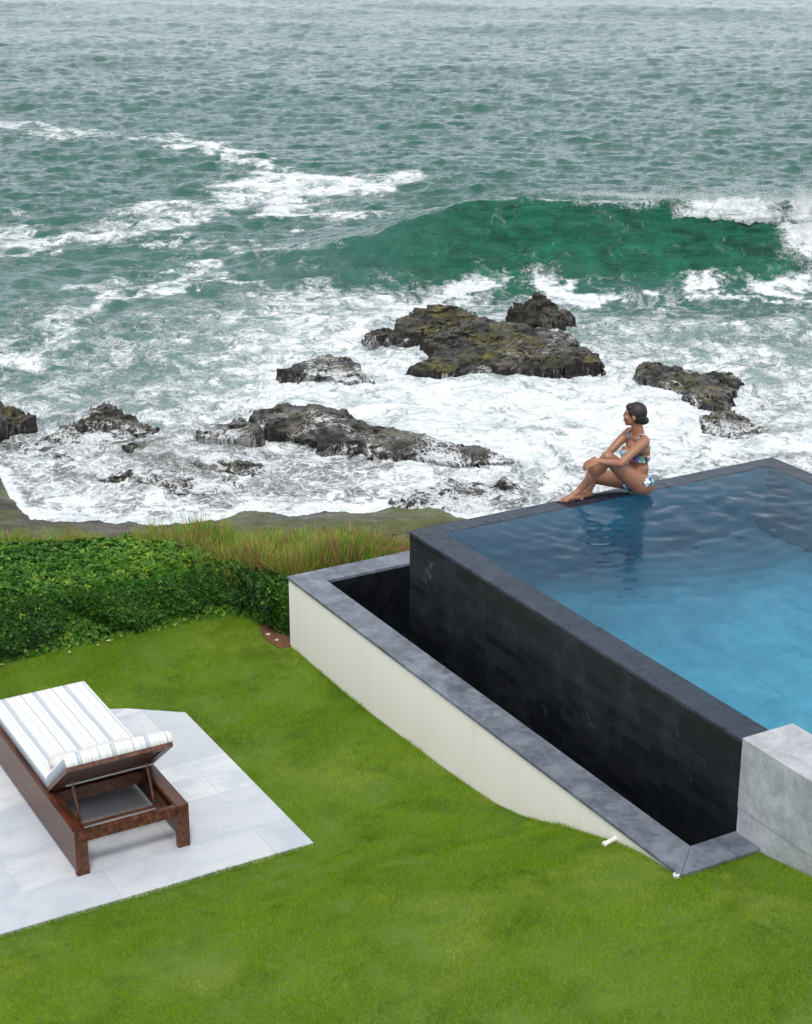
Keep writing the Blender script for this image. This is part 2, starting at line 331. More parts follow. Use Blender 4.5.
SWIM_M = M.fin(M.ramp(rr, [(0, (.02, .03, .06)), (.25, (.10, .09, .35)), (.42, (.25, .50, .60)), (.58, (.72, .74, .75)), (.74, (.08, .28, .16)), (.88, (.35, .10, .30))], 'CONSTANT'), .6)
M = MT('white plastic'); PLASTIC_M = M.fin((.75, .75, .72), .4)
M = MT('grey metal'); METAL_M = M.fin((.3, .3, .3), .4, Metallic=.6)
M = MT('dry leaf'); DRYLEAF_M = M.fin((.42, .36, .20), .7)
M = MT('garden stone'); GSTONE_M = M.fin(M.mix(M.noise(12, 5), (.35, .28, .22), (.6, .52, .45)), .8)
M = MT('white spray'); SPRAY_M = M.fin((.88, .9, .9), .8)

# ------------------------------------------------------------------ sea
ts = np.linspace(0, 1, 1)
col_in = np.linspace(-.262, .262, 860); out = .262+(np.linspace(0, 1, 60)[1:]**1.8)*(1.05-.262)
tanx = np.concatenate([-out[::-1], col_in, out])                      # x / y
# rows: distances along Y
py_rows = np.concatenate([np.linspace(-60, 560, 900)])
Yr = np.array([at(406, p)[1] for p in py_rows])[::-1]
Yr = np.concatenate([np.linspace(18, Yr[0], 20)[:-1], Yr, np.geomspace(Yr[-1], 5000, 60)[1:]])
nr, nc = len(Yr), len(tanx)
Y0 = np.repeat(Yr[:, None], nc, 1); X0 = Y0*tanx[None, :]
# waterline
WL = [(-700, 300), (-250, 425), (-60, 462), (0, 478), (14, 500), (34, 517), (90, 524), (150, 524), (225, 522), (243, 513), (300, 519), (350, 516), (392, 509), (430, 511), (520, 530), (700, 560), (1100, 600)]
wlw = sorted(at(p[0], p[1]) for p in WL)
wlx = np.array([p[0] for p in wlw]); wly = np.array([p[1] for p in wlw])
def waterline(X, Y=0): return np.interp(X, wlx, wly)+.10*n_b(X*1.0, X*0+3.3)+.04*n_c(X, X*0)
dsh = Y0-waterline(X0)                                                # distance seaward of the waterline
o1 = ocean_tile(512, 97, 8.5, R(-100), 2*PI/60, 2*PI/3.0, 3, 3); o2 = ocean_tile(512, 23, 5, R(-80), 2*PI/2.4, 2*PI/.2, 4, 1.6)
amp = .06+.94*sst(2, 22, dsh)
ampf = amp*.105; amps = .036*(.35+.65*sst(1, 20, dsh))*(.6+.4*sst(170, 60, Y0))
h = samp(o1[0], 97, X0, Y0)*ampf+samp(o2[0], 23, X0, Y0)*amps
dx = samp(o1[1], 97, X0, Y0)*ampf*.9+samp(o2[1], 23, X0, Y0)*amps*1.1
dy = samp(o1[2], 97, X0, Y0)*ampf*.9+samp(o2[2], 23, X0, Y0)*amps*1.1
# surf churn close to the rocks
churn = sst(46, 39, Y0)*sst(.5, 4, dsh)
h = h+churn*(.040*n_b(X0, Y0)+.012*n_c(X0, Y0))
# breaking wave: crest line, height along X, section across Y
crestY = 50.6+.035*(X0-6)+.35*np.sin(X0*.35+1)-.010*np.clip(3-X0, 0, 99)**2
A = 2.05*sst(-6.5, 4.5, X0)*(.94+.06*np.sin(X0*.9)); A = A*(1-.25*sst(13, 20, X0))*sst(34, 20, X0)
dyw = Y0-crestY
front = np.clip(-dyw, 0, None); back = np.clip(dyw, 0, None)
prof = np.where(dyw < 0, np.exp(-(front/1.35)**1.05)*.93+.07*np.exp(-(front/4.)**2), np.exp(-(back/2.6)**2)*.62+.38*np.exp(-(back/7)**2))
trough = -.16*np.exp(-((front-5.0)/2.2)**2)*(dyw < 0)
curl = sst(5.5, 9.5, X0)*sst(22, 13, X0)
sfront = sst(6, 0, front)
h = h*(1+.1*np.exp(-(dyw/3)**2)*sst(-4, 3, X0))+.09*A/2*np.exp(-((dyw+1)/2)**2)*n_b(X0*.5, Y0*.25+Y0*0)
rel = prof
hw = A*(prof+trough)
lip = curl*A*.42*np.clip(rel-.55, 0, 1)**1.3*2.2*(1+.16*n_b(X0*.5, Y0*.12+2)+.05*n_c(X0*.6, Y0*.15))
Y1 = Y0+dy-lip-A*.16*rel**2; X1 = X0+dx
droop = curl*A*.30*np.exp(-((dyw+.12)/.22)**2)
Z1 = SEA+h+hw-droop*.9*(dyw < .1)+.045*curl*np.exp(-(dyw/.5)**2)*(n_c(X0, Y0*.3)+n_b(X0, Y0*.2))
# foam density
def seg_dist(X, Y, pts):
    D = np.full(X.shape, 1e9)
    for (ax, ay), (bx_, by) in zip(pts[:-1], pts[1:]):
        vx, vy = bx_-ax, by-ay; L2 = vx*vx+vy*vy+1e-9; t = np.clip(((X-ax)*vx+(Y-ay)*vy)/L2, 0, 1)
        D = np.minimum(D, np.hypot(X-ax-t*vx, Y-ay-t*vy))
    return D
nb = n_a(X0*1.7, Y0*1.7)
wX = X0+.5*n_b(X0, Y0); wY = Y0+.9*n_b(X0+7, Y0+3)+.5*n_a(X0*2, Y0*2)
strokes = [([(160, 139), (215, 152), (262, 170), (300, 184)], .9, .62), ([(270, 186), (310, 191), (345, 186), (388, 184)], 2.0, .74), ([(252, 206), (290, 213), (345, 217)], 1.3, .70), ([(265, 200), (300, 195)], 2.5, .66),
 ([(-40, 249), (40, 243), (95, 235), (130, 224), (185, 212), (250, 199)], 1.25, .60), ([(70, 330), (88, 300), (110, 284), (118, 276)], .75, .62), ([(122, 287), (165, 288), (205, 270), (190, 262)], .55, .62),
 ([(40, 360), (62, 335), (80, 318)], .8, .60), ([(250, 238), (262, 250), (330, 262)], .7, .48), ([(215, 286), (300, 284)], .5, .48), ([(100, 250), (190, 240)], .6, .42), ([(150, 330), (200, 325), (235, 322)], .4, .5),
 ([(-30, 122), (0, 124), (16, 126)], 1.6, .6), ([(62, 130), (92, 134)], 1.3, .56), ([(0, 210), (20, 214)], .8, .45),
 ([(475, 284), (497, 272), (540, 277), (572, 292)], .85, .86), ([(655, 277), (700, 283), (760, 281), (840, 285)], .8, .74), ([(690, 292), (812, 300)], .5, .62), ([(240, 350), (275, 345), (330, 330), (400, 320), (440, 296)], .9, .66), ([(230, 372), (262, 362)], .7, .74)]
D = np.zeros_like(X0); Y_SEA = Y0
for pts, hwid, s in strokes:
    wp = [at(*p) for p in pts]; xs = [p[0] for p in wp]; ys = [p[1] for p in wp]
    m = (X0 > min(xs)-hwid*3-3) & (X0 < max(xs)+hwid*3+3) & (Y0 > min(ys)-hwid*3-3) & (Y0 < max(ys)+hwid*3+3)
    q = seg_dist(wX[m], wY[m], wp); D[m] = np.maximum(D[m], s*.93*(1-sst(hwid*.15, hwid*1.7, q)))
PXg = 406+F*X0/(Y0*CP-(SEA-CZ)*SP); 
def yb(py): return at(406, py)[1]
bgd = np.interp(Y0, [yb(600), yb(470), yb(400), yb(350), yb(318), yb(296), yb(282), yb(200)], [.50, .51, .56, .52, .45, .41, .22, .0])
leftness = sst(-1.5, -7, X0)*sst(yb(430), yb(385), Y0); bgd = bgd-.16*leftness
bgd = bgd+.16*np.exp(-((X0-.8)/3)**2-((Y0-yb(415))/3.5)**2)+.18*np.exp(-((X0-5)/3.2)**2-((Y0-yb(420))/4)**2)+.2*np.exp(-((X0-10)/1.6)**2-((Y0-yb(440))/2)**2)
bgd = bgd-.16*np.exp(-((X0-9)/3.2)**2-((Y0-yb(305))/1.6)**2)-.10*np.exp(-((X0-9)/2.2)**2-((Y0-yb(345))/1.4)**2)
bgd = bgd+.035*nb*(Y0 < 52)+(.05*n_a(X0*1.3+3, Y0*1.6)-.12)*sst(0, -3, X0)*sst(yb(400), yb(430), Y0)*sst(.8, 2.5, dsh)
D = np.maximum(D, bgd)
edge = sst(1.3, .1, dsh); D = np.maximum(D, edge*.80)
D = np.where(dsh < 2.5, np.maximum(D, .54), D)
# the wave's own foam: thin on the crest, thick on the lip
D = D*(1-sst(-5, 1, X0)*np.exp(-((dyw+.9)/2.0)**4)*.92)
cr = np.exp(-((dyw-.30)/.36)**2)*sst(.5, 5, X0)*(.42+.10*n_b(X0*.7, Y0*.2))
cr = np.maximum(cr, np.exp(-((dyw-.05)/.42)**2)*sst(7.0, 9.4, X0)*.84*(.9+.25*n_b(X0, Y0*.3)))
cr = np.maximum(cr, sst(9.8, 12.0, X0+.25*dyw)*np.exp(-((dyw+.8)/2.6)**2)*1.0)
D = np.maximum(D, cr)
face = sst(-5, 3.5, X0)*np.exp(-np.clip((dyw+1.3+1.2*sst(5, 1, X0))/(2.1+1.6*sst(5, 1, X0)), -9, 9)**4)*sst(20, 12, X0)
milk = np.clip((D-.28)*np.where(Y0 < 47, 2.6, 1.5), 0, 1)*.8+.10*sst(60, 44, Y0); milk = milk*(1-face*.9)
cellA = sst(4.2, 1.6, dsh)+.35*sst(yb(430), yb(470), Y0); cellA = np.clip(cellA, 0, 1)
shal = sst(yb(400), yb(450), Y0+.9*n_b(X0*.7, Y0*.7))*(1-.75*np.exp(-((X0-4)/2.6)**2-((Y0-yb(440))/3)**2))
# the sheet thins out on the shore
Zsea = Z1.copy(); inn = dsh < 0
Zsea = np.where(dsh < 1.2, SEA+.05+(Z1-SEA)*np.clip(dsh/1.2, 0, 1)*.6, Zsea); Zsea = np.where(inn, SEA+.05+dsh*.6, Zsea)
V = np.stack([X1, Y1, Zsea], -1).reshape(-1, 3)
me = npmesh('sea', V, gridfaces(nr, nc), {'foam': ('POINT', np.clip(D, 0, 1.1)), 'milk': ('POINT', milk), 'face': ('POINT', face), 'cell': ('POINT', cellA), 'shallow': ('POINT', shal)})
sea = link('sea', me, SEA_M, smooth=True); tag(sea, kind='structure')

# spray above the lip and by the rocks
def tetra(P, r):
    n = len(P); b = np.array([(1, 1, 1), (1, -1, -1), (-1, 1, -1), (-1, -1, 1)], float)/1.7
    V = P[:, None, :]+b[None]*r[:, None, None]*rng.uniform(.6, 1.2, (n, 4, 1)); k = np.arange(n)[:, None]*4
    Fc = np.concatenate([k+np.array(t)[None] for t in [(0, 1, 2), (0, 3, 1), (0, 2, 3), (1, 3, 2)]], 0)
    return V.reshape(-1, 3), Fc
P = []
N1 = 110000
xs = rng.uniform(0, 1, N1)**.42*13+3.0; cy = 50.6+.035*(xs-6)+.35*np.sin(xs*.35+1)
pw = sst(3, 12, xs); hz = rng.exponential(1, N1)*(.04+.16*pw)*(.25+np.abs(n_b(xs*1.5, xs*0)))
P.append(np.stack([xs, cy+rng.normal(.1, .25, N1)-pw*.5, SEA+1.93+hz-.2*pw], 1))
N2 = 16000; xs = 11.3+np.abs(rng.normal(0, .9, N2)); P.append(np.stack([xs, 49.6+rng.normal(0, .5, N2), SEA+rng.uniform(0, 1, N2)**.7*2.3], 1))
for (px, py, n, s, hh) in [(395, 328, 500, .3, .2)]:
    x0, y0 = at(px, py); P.append(np.stack([x0+rng.normal(0, s, n), y0+rng.normal(0, .3, n), SEA+.05+np.abs(rng.normal(0, hh, n))], 1))
P = np.concatenate(P); V, Fc = tetra(P, rng.uniform(.002, .0085, len(P)))
tag(link('sea_spray', npmesh('sea_spray', V, Fc), SPRAY_M), 'fine white spray thrown up by the breaking wave and the surf', 'sea spray', kind='stuff')

# ------------------------------------------------------------------ reef rocks
def poly_sd(X, Y, poly):
    D = seg_dist(X, Y, list(poly)+[poly[0]]); ins = np.zeros(X.shape, bool); n = len(poly)
    for i in range(n):
        (x1, y1), (x2, y2) = poly[i], poly[(i+1) % n]
        c_ = ((y1 > Y) != (y2 > Y)) & (X < (x2-x1)*(Y-y1)/(y2-y1+1e-12)+x1); ins ^= c_
    return np.where(ins, D, -D)
def rock(name, label, slabs, res=.035, moss=.6, wash=.35, falls=.3, rough=1.0, group='wet reef rocks in the surf'):
    """slabs: (outline of the top in photo points, height above the sea, tilt towards the sea side)"""
    W = []
    for pts, hh, tilt in slabs:
        wp = [at(p[0], p[1], SEA+hh) for p in pts]; W.append((wp, hh, tilt))
    xs = [p[0] for w_ in W for p in w_[0]]; ys = [p[1] for w_ in W for p in w_[0]]
    x0, x1, y0, y1 = min(xs)-.35, max(xs)+.35, min(ys)-.35, max(ys)+.35
    nx, ny = int((x1-x0)/res), int((y1-y0)/(res*1.3))
    X, Y = np.meshgrid(np.linspace(x0, x1, nx), np.linspace(y0, y1, ny))
    wx = X+.10*n_b(X*1.3, Y*1.3)+.025*n_c(X, Y); wy = Y+.10*n_b(X*1.3+4, Y*1.3+4)+.045*n_c(X+2, Y+2)
    Z = np.full(X.shape, -.6)
    for wp, hh, tilt in W:
        sd = poly_sd(wx, wy, wp); cyy = np.mean([p[1] for p in wp]); span = max(p[1] for p in wp)-min(p[1] for p in wp)+1e-6
        top = hh+tilt*(Y-cyy)/span+rough*(.055*n_b(X*.8+hh*9, Y*.8)+.030*n_c(X, Y)+.03*np.round(n_b(X*.5+3, Y*.5)*1.5))
        fr = sst(-.10, .02+.03*hh, sd)*.90+.10*sst(0, .40, sd)
        Z = np.maximum(Z, -.6+(top+.6)*fr)
    q_ = .075; zt = (Z+.012*n_c(X*.7, Y*.7))/q_; ft = zt-np.floor(zt); Zt = q_*(np.floor(zt)+sst(.55, .95, ft)); Z = np.where(Z > -.05, Z*.3+Zt*.7, Z)
    Xo = X+.03*n_c(X+Z*2, Y+Z*3); Yo = Y+.04*n_c(X-Z*3, Z*4)
    xc, yc = (x0+x1)/2, (y0+y1)/2
    z = Z.ravel(); keep = z > -.55
    V = np.stack([Xo.ravel()-xc, Yo.ravel()-yc, z], 1)
    Fc = gridfaces(ny, nx); Fc = Fc[keep[Fc].any(1)]; used = np.unique(Fc); mp = np.zeros(len(V), int); mp[used] = np.arange(len(used))
    zz = z[used]; wa = np.clip(wash-.02+.22*sst(.25, .0, zz)+.06*n_b(V[used, 0]+xc, V[used, 1]+yc), 0, 1)
    cl = np.full(len(used), .35)
    me = npmesh(name, V[used], mp[Fc], {'wash': ('POINT', wa), 'moss': ('POINT', np.full(len(used), moss)), 'falls': ('POINT', np.clip((falls-.15)*1.1+.28*n_b(V[used, 0]*.8, V[used, 0]*0+falls), 0, 1)), 'cell': ('POINT', cl)})
    o = link(name, me, ROCK_M, smooth=True); o.location = (xc, yc, SEA)
    return tag(o, label, 'rock', group)
rock('reef_rock', 'tallest dark layered rock with olive algae top in the middle of the surf',
     [([(398, 332), (404, 322), (418, 314), (450, 312), (480, 317), (505, 323), (508, 328), (470, 334), (440, 336), (425, 333), (410, 334)], .31, .42),
      ([(425, 338), (452, 312), (500, 318), (535, 327), (578, 337), (560, 344), (520, 350), (470, 346), (435, 348)], .33, .10),
      ([(412, 361), (430, 348), (446, 343), (500, 344), (560, 345), (606, 354), (604, 360), (560, 361), (505, 362), (470, 363), (440, 366), (420, 366)], .30, .03)], moss=1.0, wash=.14, falls=.25, rough=.95)
rock('reef_rock', 'small jagged near-black rock just behind the tallest layered rock',
     [([(507, 318), (513, 310), (528, 306), (545, 307), (558, 312), (574, 317), (566, 321), (540, 322), (516, 322)], .30, .55)], moss=.3, wash=.05, falls=.1, rough=2.2)
rock('reef_rock', 'low flat-topped rock with water pouring off its dark front edge, left of the tallest rock',
     [([(283, 371), (288, 358), (310, 353), (345, 352), (360, 360), (375, 372), (350, 373), (318, 370), (296, 370)], .26, .05)], moss=.25, wash=.28, falls=.4, rough=.6)
rock('reef_rock', 'long tilted slab of grey wet rock with a dark undercut front edge',
     [([(247, 410), (255, 402), (290, 400), (318, 401), (348, 408), (350, 414), (310, 416), (300, 424), (262, 426), (248, 420)], .27, .08),
      ([(262, 426), (300, 412), (350, 415), (400, 428), (450, 438), (486, 443), (506, 452), (478, 458), (430, 455), (395, 452), (340, 450), (300, 436)], .19, .04)], moss=.35, wash=.22, falls=.1, rough=.55)
rock('reef_rock', 'small foam-washed rock touching the left end of the long tilted slab',
     [([(208, 426), (214, 416), (232, 414), (246, 420), (256, 432), (235, 433), (215, 433)], .3, .05)], moss=.2, wash=.36, falls=.15, rough=.7)
rock('reef_rock', 'mossy ledge with small waterfalls behind the seated woman',
     [([(628, 372), (632, 362), (652, 359), (690, 361), (730, 368), (745, 376), (720, 381), (690, 380), (668, 378), (645, 377)], .22, .04),
      ([(682, 385), (690, 378), (725, 376), (742, 384), (735, 396), (728, 405), (712, 402), (695, 395)], .20, .0)], moss=.95, wash=.17, falls=.5, rough=.9)
rock('reef_rock', 'low green mossy rock half awash below the mossy ledge',
     [([(700, 418), (712, 408), (738, 404), (760, 412), (768, 428), (750, 434), (722, 430), (704, 425)], .15, .0)], moss=1.0, wash=.14, falls=.1, rough=.7)
rock('reef_rock', 'flat rock running right from the mossy ledge under thin foam',
     [([(735, 374), (742, 364), (775, 362), (800, 370), (790, 378), (760, 380)], .12, .0)], moss=.3, wash=.46, falls=.3)
rock('reef_rock', 'rugged brown rock with a pale foam-streaked tail in the left surf',
     [([(70, 406), (78, 396), (100, 391), (120, 396), (127, 405), (110, 411), (90, 412), (74, 411)], .42, .0),
      ([(115, 408), (132, 405), (155, 410), (168, 419), (150, 424), (130, 421)], .30, .0)], moss=.5, wash=.2, falls=.2, rough=1.2)
rock('reef_rock', 'dark knobbly rock at the left edge of the water',
     [([(-40, 400), (-20, 386), (2, 386), (10, 394), (22, 397), (24, 404), (8, 410), (-10, 420), (-40, 420)], .55, .0)], moss=.7, wash=.1, falls=.2, rough=2.0)
rock('reef_rock', 'small green mossy stone poking out of the foam in the left shallows',
     [([(124, 441), (130, 437), (139, 438), (138, 444), (128, 446)], .12, 0)], moss=1, wash=.1, falls=0, res=.02)
rock('reef_rock', 'low ledge awash in lacy foam in front of the left shallows',
     [([(60, 424), (120, 418), (150, 432), (135, 440), (80, 440), (40, 436)], .05, .0), ([(95, 474), (140, 468), (230, 474), (262, 484), (235, 492), (180, 490), (150, 484), (100, 480)], .05, 0), ([(15, 440), (70, 446), (100, 458), (60, 466), (10, 458)], .04, 0), ([(170, 450), (240, 452), (290, 470), (240, 472), (190, 462)], .05, 0)], moss=.6, wash=.30, falls=.1, rough=.6)
rock('reef_rock', 'wide flat rock under churning foam just beyond the pool corner',
     [([(384, 503), (400, 492), (425, 482), (470, 476), (515, 480), (534, 492), (528, 504), (490, 512), (440, 512), (400, 508)], .10, .0), ([(420, 480), (440, 474), (455, 478), (440, 484)], .16, 0), ([(488, 480), (500, 473), (514, 475), (516, 481)], .2, 0)], moss=.35, wash=.36, falls=.15, rough=.7)
rock('reef_rock', 'small low rock sticking out of white water left of the tallest rock',
     [([(368, 336), (378, 331), (398, 332), (408, 336), (395, 340), (378, 340)], .12, 0)], moss=.3, wash=.25, falls=.2, rough=1.4)

# ------------------------------------------------------------------ shore + bluff
gx = np.concatenate([np.linspace(-60, -9, 60)[:-1], np.linspace(-9, 7, 330), np.linspace(7, 70, 60)[1:]]); gy = np.concatenate([np.linspace(14.5, 24, 60)[:-1], np.linspace(24, 33, 200)])
X, Y = np.meshgrid(gx, gy); wl = waterline(X); dd = wl-Y
z = SEA+.05+dd*.045+(.05*n_b(X*.6, Y*.9)+.02*n_c(X, Y))*sst(-.5, 1.5, dd)*1.5+.06*np.round(n_b(X*.3, Y*.8)*1.2)*sst(0, 2, dd)
z = np.where(dd < 0, SEA+.05+dd*.5, z)
bl = sst(23.5, 17.4, Y); z = z*(1-bl)+(-2.9)*bl
shore = link('shore', npmesh('shore', np.stack([X, Y, z], -1).reshape(-1, 3), gridfaces(*X.shape)), SHORE_M, smooth=True); tag(shore, kind='structure')

# ------------------------------------------------------------------ lawn
prof_u = [-9, -5, -1.13, 0, 1, 2, 2.5, 2.88, 3.56, 4.0, 4.3, 4.7, 5.25, 8, 14]; prof_z = [-1.6, -1.5, -1.406, -1.425, -1.40, -1.352, -1.311, -1.226, -.99, -.852, -.778, -.745, -.66, -.5, -.45]
PATIO = [(2.22, -2.09), (-.24, -2.09), (-.56, -2.50), (-.9, -3.2), (-1.0, -7.5), (2.22, -7.5)]
def lawn_z(u, v):
    z = np.interp(u, prof_u, prof_z); z = (np.interp(u-.15, prof_u, prof_z)+z+np.interp(u+.15, prof_u, prof_z))/3*.5+z*.5
    base = np.interp(u, [-9, -5, -1.13, 2.4, 14], [-1.6, -1.5, -1.41, -1.375, -1.33])
    k = .45+.55*sst(-4.5, -1.2, v); zz = base+(z-base)*np.where(u > 2.2, k, 1)
    x, y = s2w(u, v); zz = zz+.012*n_a(x*2, y*2); q = sst(-.45, -.15, poly_sd(np.asarray(u, float), np.asarray(v, float), PATIO)); return zz*(1-q)+np.minimum(zz, -1.372)*q
PATIO = [(2.22, -2.09), (-.24, -2.09), (-.56, -2.50), (-.9, -3.2), (-1.0, -7.5), (2.22, -7.5)]
us = np.unique(np.concatenate([np.linspace(-4.6, 14, 190), [-1.10, -1.04, 4.68, 4.74]])); vs = np.unique(np.concatenate([np.linspace(-14, 16, 220), [-.655, -.60, .05, .12]]))
U, Vv = np.meshgrid(us, vs); Z = lawn_z(U, Vv)
pit = ((U > -1.06) & (U < 4.7) & (Vv > -.62)) | ((U >= 4.7) & (Vv > .1)) | ((U < -1.06) & (Vv > 5.5))
Z = np.where(pit, -3.2, Z)
Z = np.where(poly_sd(U, Vv, PATIO) > .0, Z-.03, Z)
X, Y = s2w(U, Vv)
Z = np.where((U <= -1.06) & (Y > 16.4), Z-(Y-16.4)*2.2, Z)
lawn = link('lawn', npmesh('lawn', np.stack([X, Y, Z], -1).reshape(-1, 3), gridfaces(*U.shape)[:, ::-1]), LAWN_M, smooth=True); tag(lawn, kind='structure')

HEDGE = [(-2.16, -10), (-2.16, -3.1), (-2.14, -.84), (-1.78, -.66), (-1.36, -.60), (-1.30, -.42), (-1.55, -.30), (-2.1, -.48), (-2.62, -1.05), (-3.45, -2.7), (-4.5, -5.2), (-5.7, -10)]
NB = 1400000
u = rng.uniform(-2.6, 8.2, int(NB*1.9)); v = rng.uniform(-8.6, 3.2, int(NB*1.9))
X, Y = s2w(u, v); z = lawn_z(u, v)
dpt = Y*CP-(z-CZ)*SP; px = 406+F*X/dpt; py = 512-F*((z-CZ)*CP+Y*SP)/dpt*1.0
ok = (dpt > .5) & (px > -60) & (px < 880) & (py > 560) & (py < 1090)
ok &= ~((u > -1.10) & (u < 4.735) & (v > -.672)) & ~((u >= 4.735) & (v > -.004)) & (poly_sd(u, v, PATIO) < .004) & (poly_sd(u, v, HEDGE) < -.01) & ~((u < -1.05) & (v > -.7))
ok &= ~((u < -1.09) & (u > -1.62) & (v > -.77))&~((u < -1.6) & (v > -.5))
idx = np.where(ok)[0][:NB]; u, v, z = u[idx], v[idx], z[idx]; n = len(idx); X, Y = s2w(u, v)
cl = n_c(X*1.2, Y*1.2); hgt = (.014+.004*cl+rng.uniform(0, .009, n)).clip(.008, .04)
edgeh = 1+.6*(np.abs(v+.68) < .03)
a = rng.uniform(0, 2*PI, n); lx = rng.normal(0, .35, n)+.35*n_b(X*.8, Y*.8)*.6; ly = rng.normal(0, .35, n)
hgt = hgt*edgeh; wd = rng.uniform(.0016, .0028, n)
P0 = np.stack([X-np.cos(a)*wd, Y-np.sin(a)*wd, z-.004], 1); P1 = np.stack([X+np.cos(a)*wd, Y+np.sin(a)*wd, z-.004], 1); P2 = np.stack([X+lx*hgt, Y+ly*hgt, z+hgt], 1)
V = np.stack([P0, P1, P2], 1).reshape(-1, 3); Fc = np.arange(n*3).reshape(-1, 3)
rv = np.clip(rng.beta(4, 4, n)+.10*n_c(X*.6+3, Y*.6), 0, 1)
tag(link('grass', npmesh('grass', V, Fc, {'rnd': ('FACE', rv)}), GRASS_M), 'short mown green lawn grass around patio and basin', 'grass', kind='stuff')

# bare mulch patch by the wall corner
bm = bmesh.new()
pp = [(-1.66, -.72), (-1.40, -.80), (-1.10, -.78), (-1.10, -.35), (-1.60, -.45)]
prism(bm, [s2w(*p) for p in pp], -1.44, -1.392); tag(bobj('mulch_bed', bm, MULCH_M), kind='structure')
for k, (uu, vv, s) in enumerate([(-1.42, -.75, .018), (-1.26, -.73, .014)]):
    bm = bmesh.new(); bmesh.ops.create_icosphere(bm, subdivisions=3, radius=s)
    for q in bm.verts: q.co = Vector((q.co.x*1.3, q.co.y, q.co.z*.7))*(1+.25*math.sin(q.co.x*90+k)*math.cos(q.co.y*70))
    x, y = s2w(uu, vv); o = bobj('garden_stone', bm, GSTONE_M, smooth=True); o.location = (x, y, -1.385)
    tag(o, ['larger pinkish pebble on the brown mulch by the white wall corner', 'smaller pinkish pebble on the brown mulch by the white wall corner'][k], 'stone', 'pebbles on the mulch')

# hedge
def leaf_cloud(C, Nn, size, nleaf, tilt=.75):
    """rosettes of nleaf folded leaves at centres C with outward normals Nn"""
    n = len(C); K = nleaf; C = np.repeat(C, K, 0); Nn = np.repeat(Nn, K, 0); s = np.repeat(size, K)*rng.uniform(.75, 1.2, n*K)
    ref = np.where(np.abs(Nn[:, 2:3]) > .9, np.array([[1., 0, 0]]), np.array([[0, 0, 1.]])); T = np.cross(Nn, ref); T /= np.linalg.norm(T, axis=1, keepdims=True); B = np.cross(Nn, T)
    a = np.tile(np.arange(K)*2*PI/K*1.618, n)+np.repeat(rng.uniform(0, 6, n), K)+rng.normal(0, .2, n*K)
    up = rng.uniform(.15, 1.1, n*K)*tilt
    D_ = (T*np.cos(a)[:, None]+B*np.sin(a)[:, None]); S_ = -T*np.sin(a)[:, None]+B*np.cos(a)[:, None]
    L = D_*np.cos(up)[:, None]+Nn*np.sin(up)[:, None]; Q = np.cross(L, S_)
    w_ = (s*.22)[:, None]; s = s[:, None]
    p0 = C+L*s*.08; p1 = C+L*s*.6+S_*w_*1.25+Q*w_*.25; p2 = C+L*s-Q*s*.08; p3 = C+L*s*.6-S_*w_*1.25+Q*w_*.25
    return np.stack([p0, p1, p2, p3], 1).reshape(-1, 3), n*K
def hedge_h(sd, X, Y): return (.50*sst(-.02, .14, sd)**.6+.24*sst(-.05, .8, -2.1-w2s(X, Y)[0])*sst(-.02, .14, sd))+.035*n_b(X*1.1, Y*1.1)*sst(0, .2, sd)
hroot = empty('hedge', (*s2w(-2.4, -3), -1.42)); tag(hroot, 'dense clipped dark green leafy hedge between lawn and sea grass', 'hedge')
hx, hy = s2w(-2.4, -3)
NR = 100000; u = rng.uniform(-5.8, -1.1, NR*2); v = rng.uniform(-8, .3, NR*2); sd = poly_sd(u, v, HEDGE); k = sd > -.02; u, v, sd = u[k], v[k], sd[k]; X, Y = s2w(u, v)
keepd = rng.uniform(0, 1, len(u)) < .85; u, v, sd, X, Y = u[keepd], v[keepd], sd[keepd], X[keepd], Y[keepd]
# top rosettes
hh = hedge_h(sd, X, Y); e = .02; gx_ = (hedge_h(poly_sd(*w2s(X+e, Y), HEDGE), X+e, Y)-hh)/e; gy_ = (hedge_h(poly_sd(*w2s(X, Y+e), HEDGE), X, Y+e)-hh)/e
Nn = np.stack([-gx_, -gy_, np.ones_like(gx_)], 1); Nn = np.clip(Nn, -4, 4)+rng.normal(0, .22, Nn.shape); Nn[:, 2] = np.abs(Nn[:, 2])+.1; Nn /= np.linalg.norm(Nn, axis=1, keepdims=True)
C1 = np.stack([X, Y, -1.42+hh-rng.uniform(0, .09, len(X))], 1)
# side rosettes along the front
L_ = [(-2.16, -8), (-2.16, -3.1), (-2.14, -.84), (-1.78, -.66), (-1.36, -.60), (-1.30, -.42)]
seg = [(L_[i], L_[i+1], math.dist(L_[i], L_[i+1])) for i in range(len(L_)-1)]; pr = np.array([s_[2] for s_ in seg]); NS = 13000
pick = rng.choice(len(seg), NS, p=pr/pr.sum()); t = rng.uniform(0, 1, NS); A0 = np.array([s_[0] for s_ in seg])[pick]; A1 = np.array([s_[1] for s_ in seg])[pick]; q = A0+(A1-A0)*t[:, None]; tn = (A1-A0)/np.linalg.norm(A1-A0, axis=1, keepdims=True)
nu, nv = tn[:, 1], -tn[:, 0]; zz = rng.uniform(0, 1, NS)**.75*.50+.03
bul = -.02+.07*np.sin(zz*4.0)+.045*n_b(q[:, 0]*3+zz, q[:, 1]*2+zz*2)-.05*sst(.2, 0, zz); X2, Y2 = s2w(q[:, 0]+nu*bul, q[:, 1]+nv*bul)
wn = np.stack([nu*UX+nv*VX, nu*UY+nv*VY, np.full(NS, .55)], 1)+rng.normal(0, .25, (NS, 3)); wn /= np.linalg.norm(wn, axis=1, keepdims=True)
C2 = np.stack([X2, Y2, -1.41+zz], 1)
C = np.concatenate([C1, C2]); Nn = np.concatenate([Nn, wn]); size = rng.uniform(.030, .054, len(C))
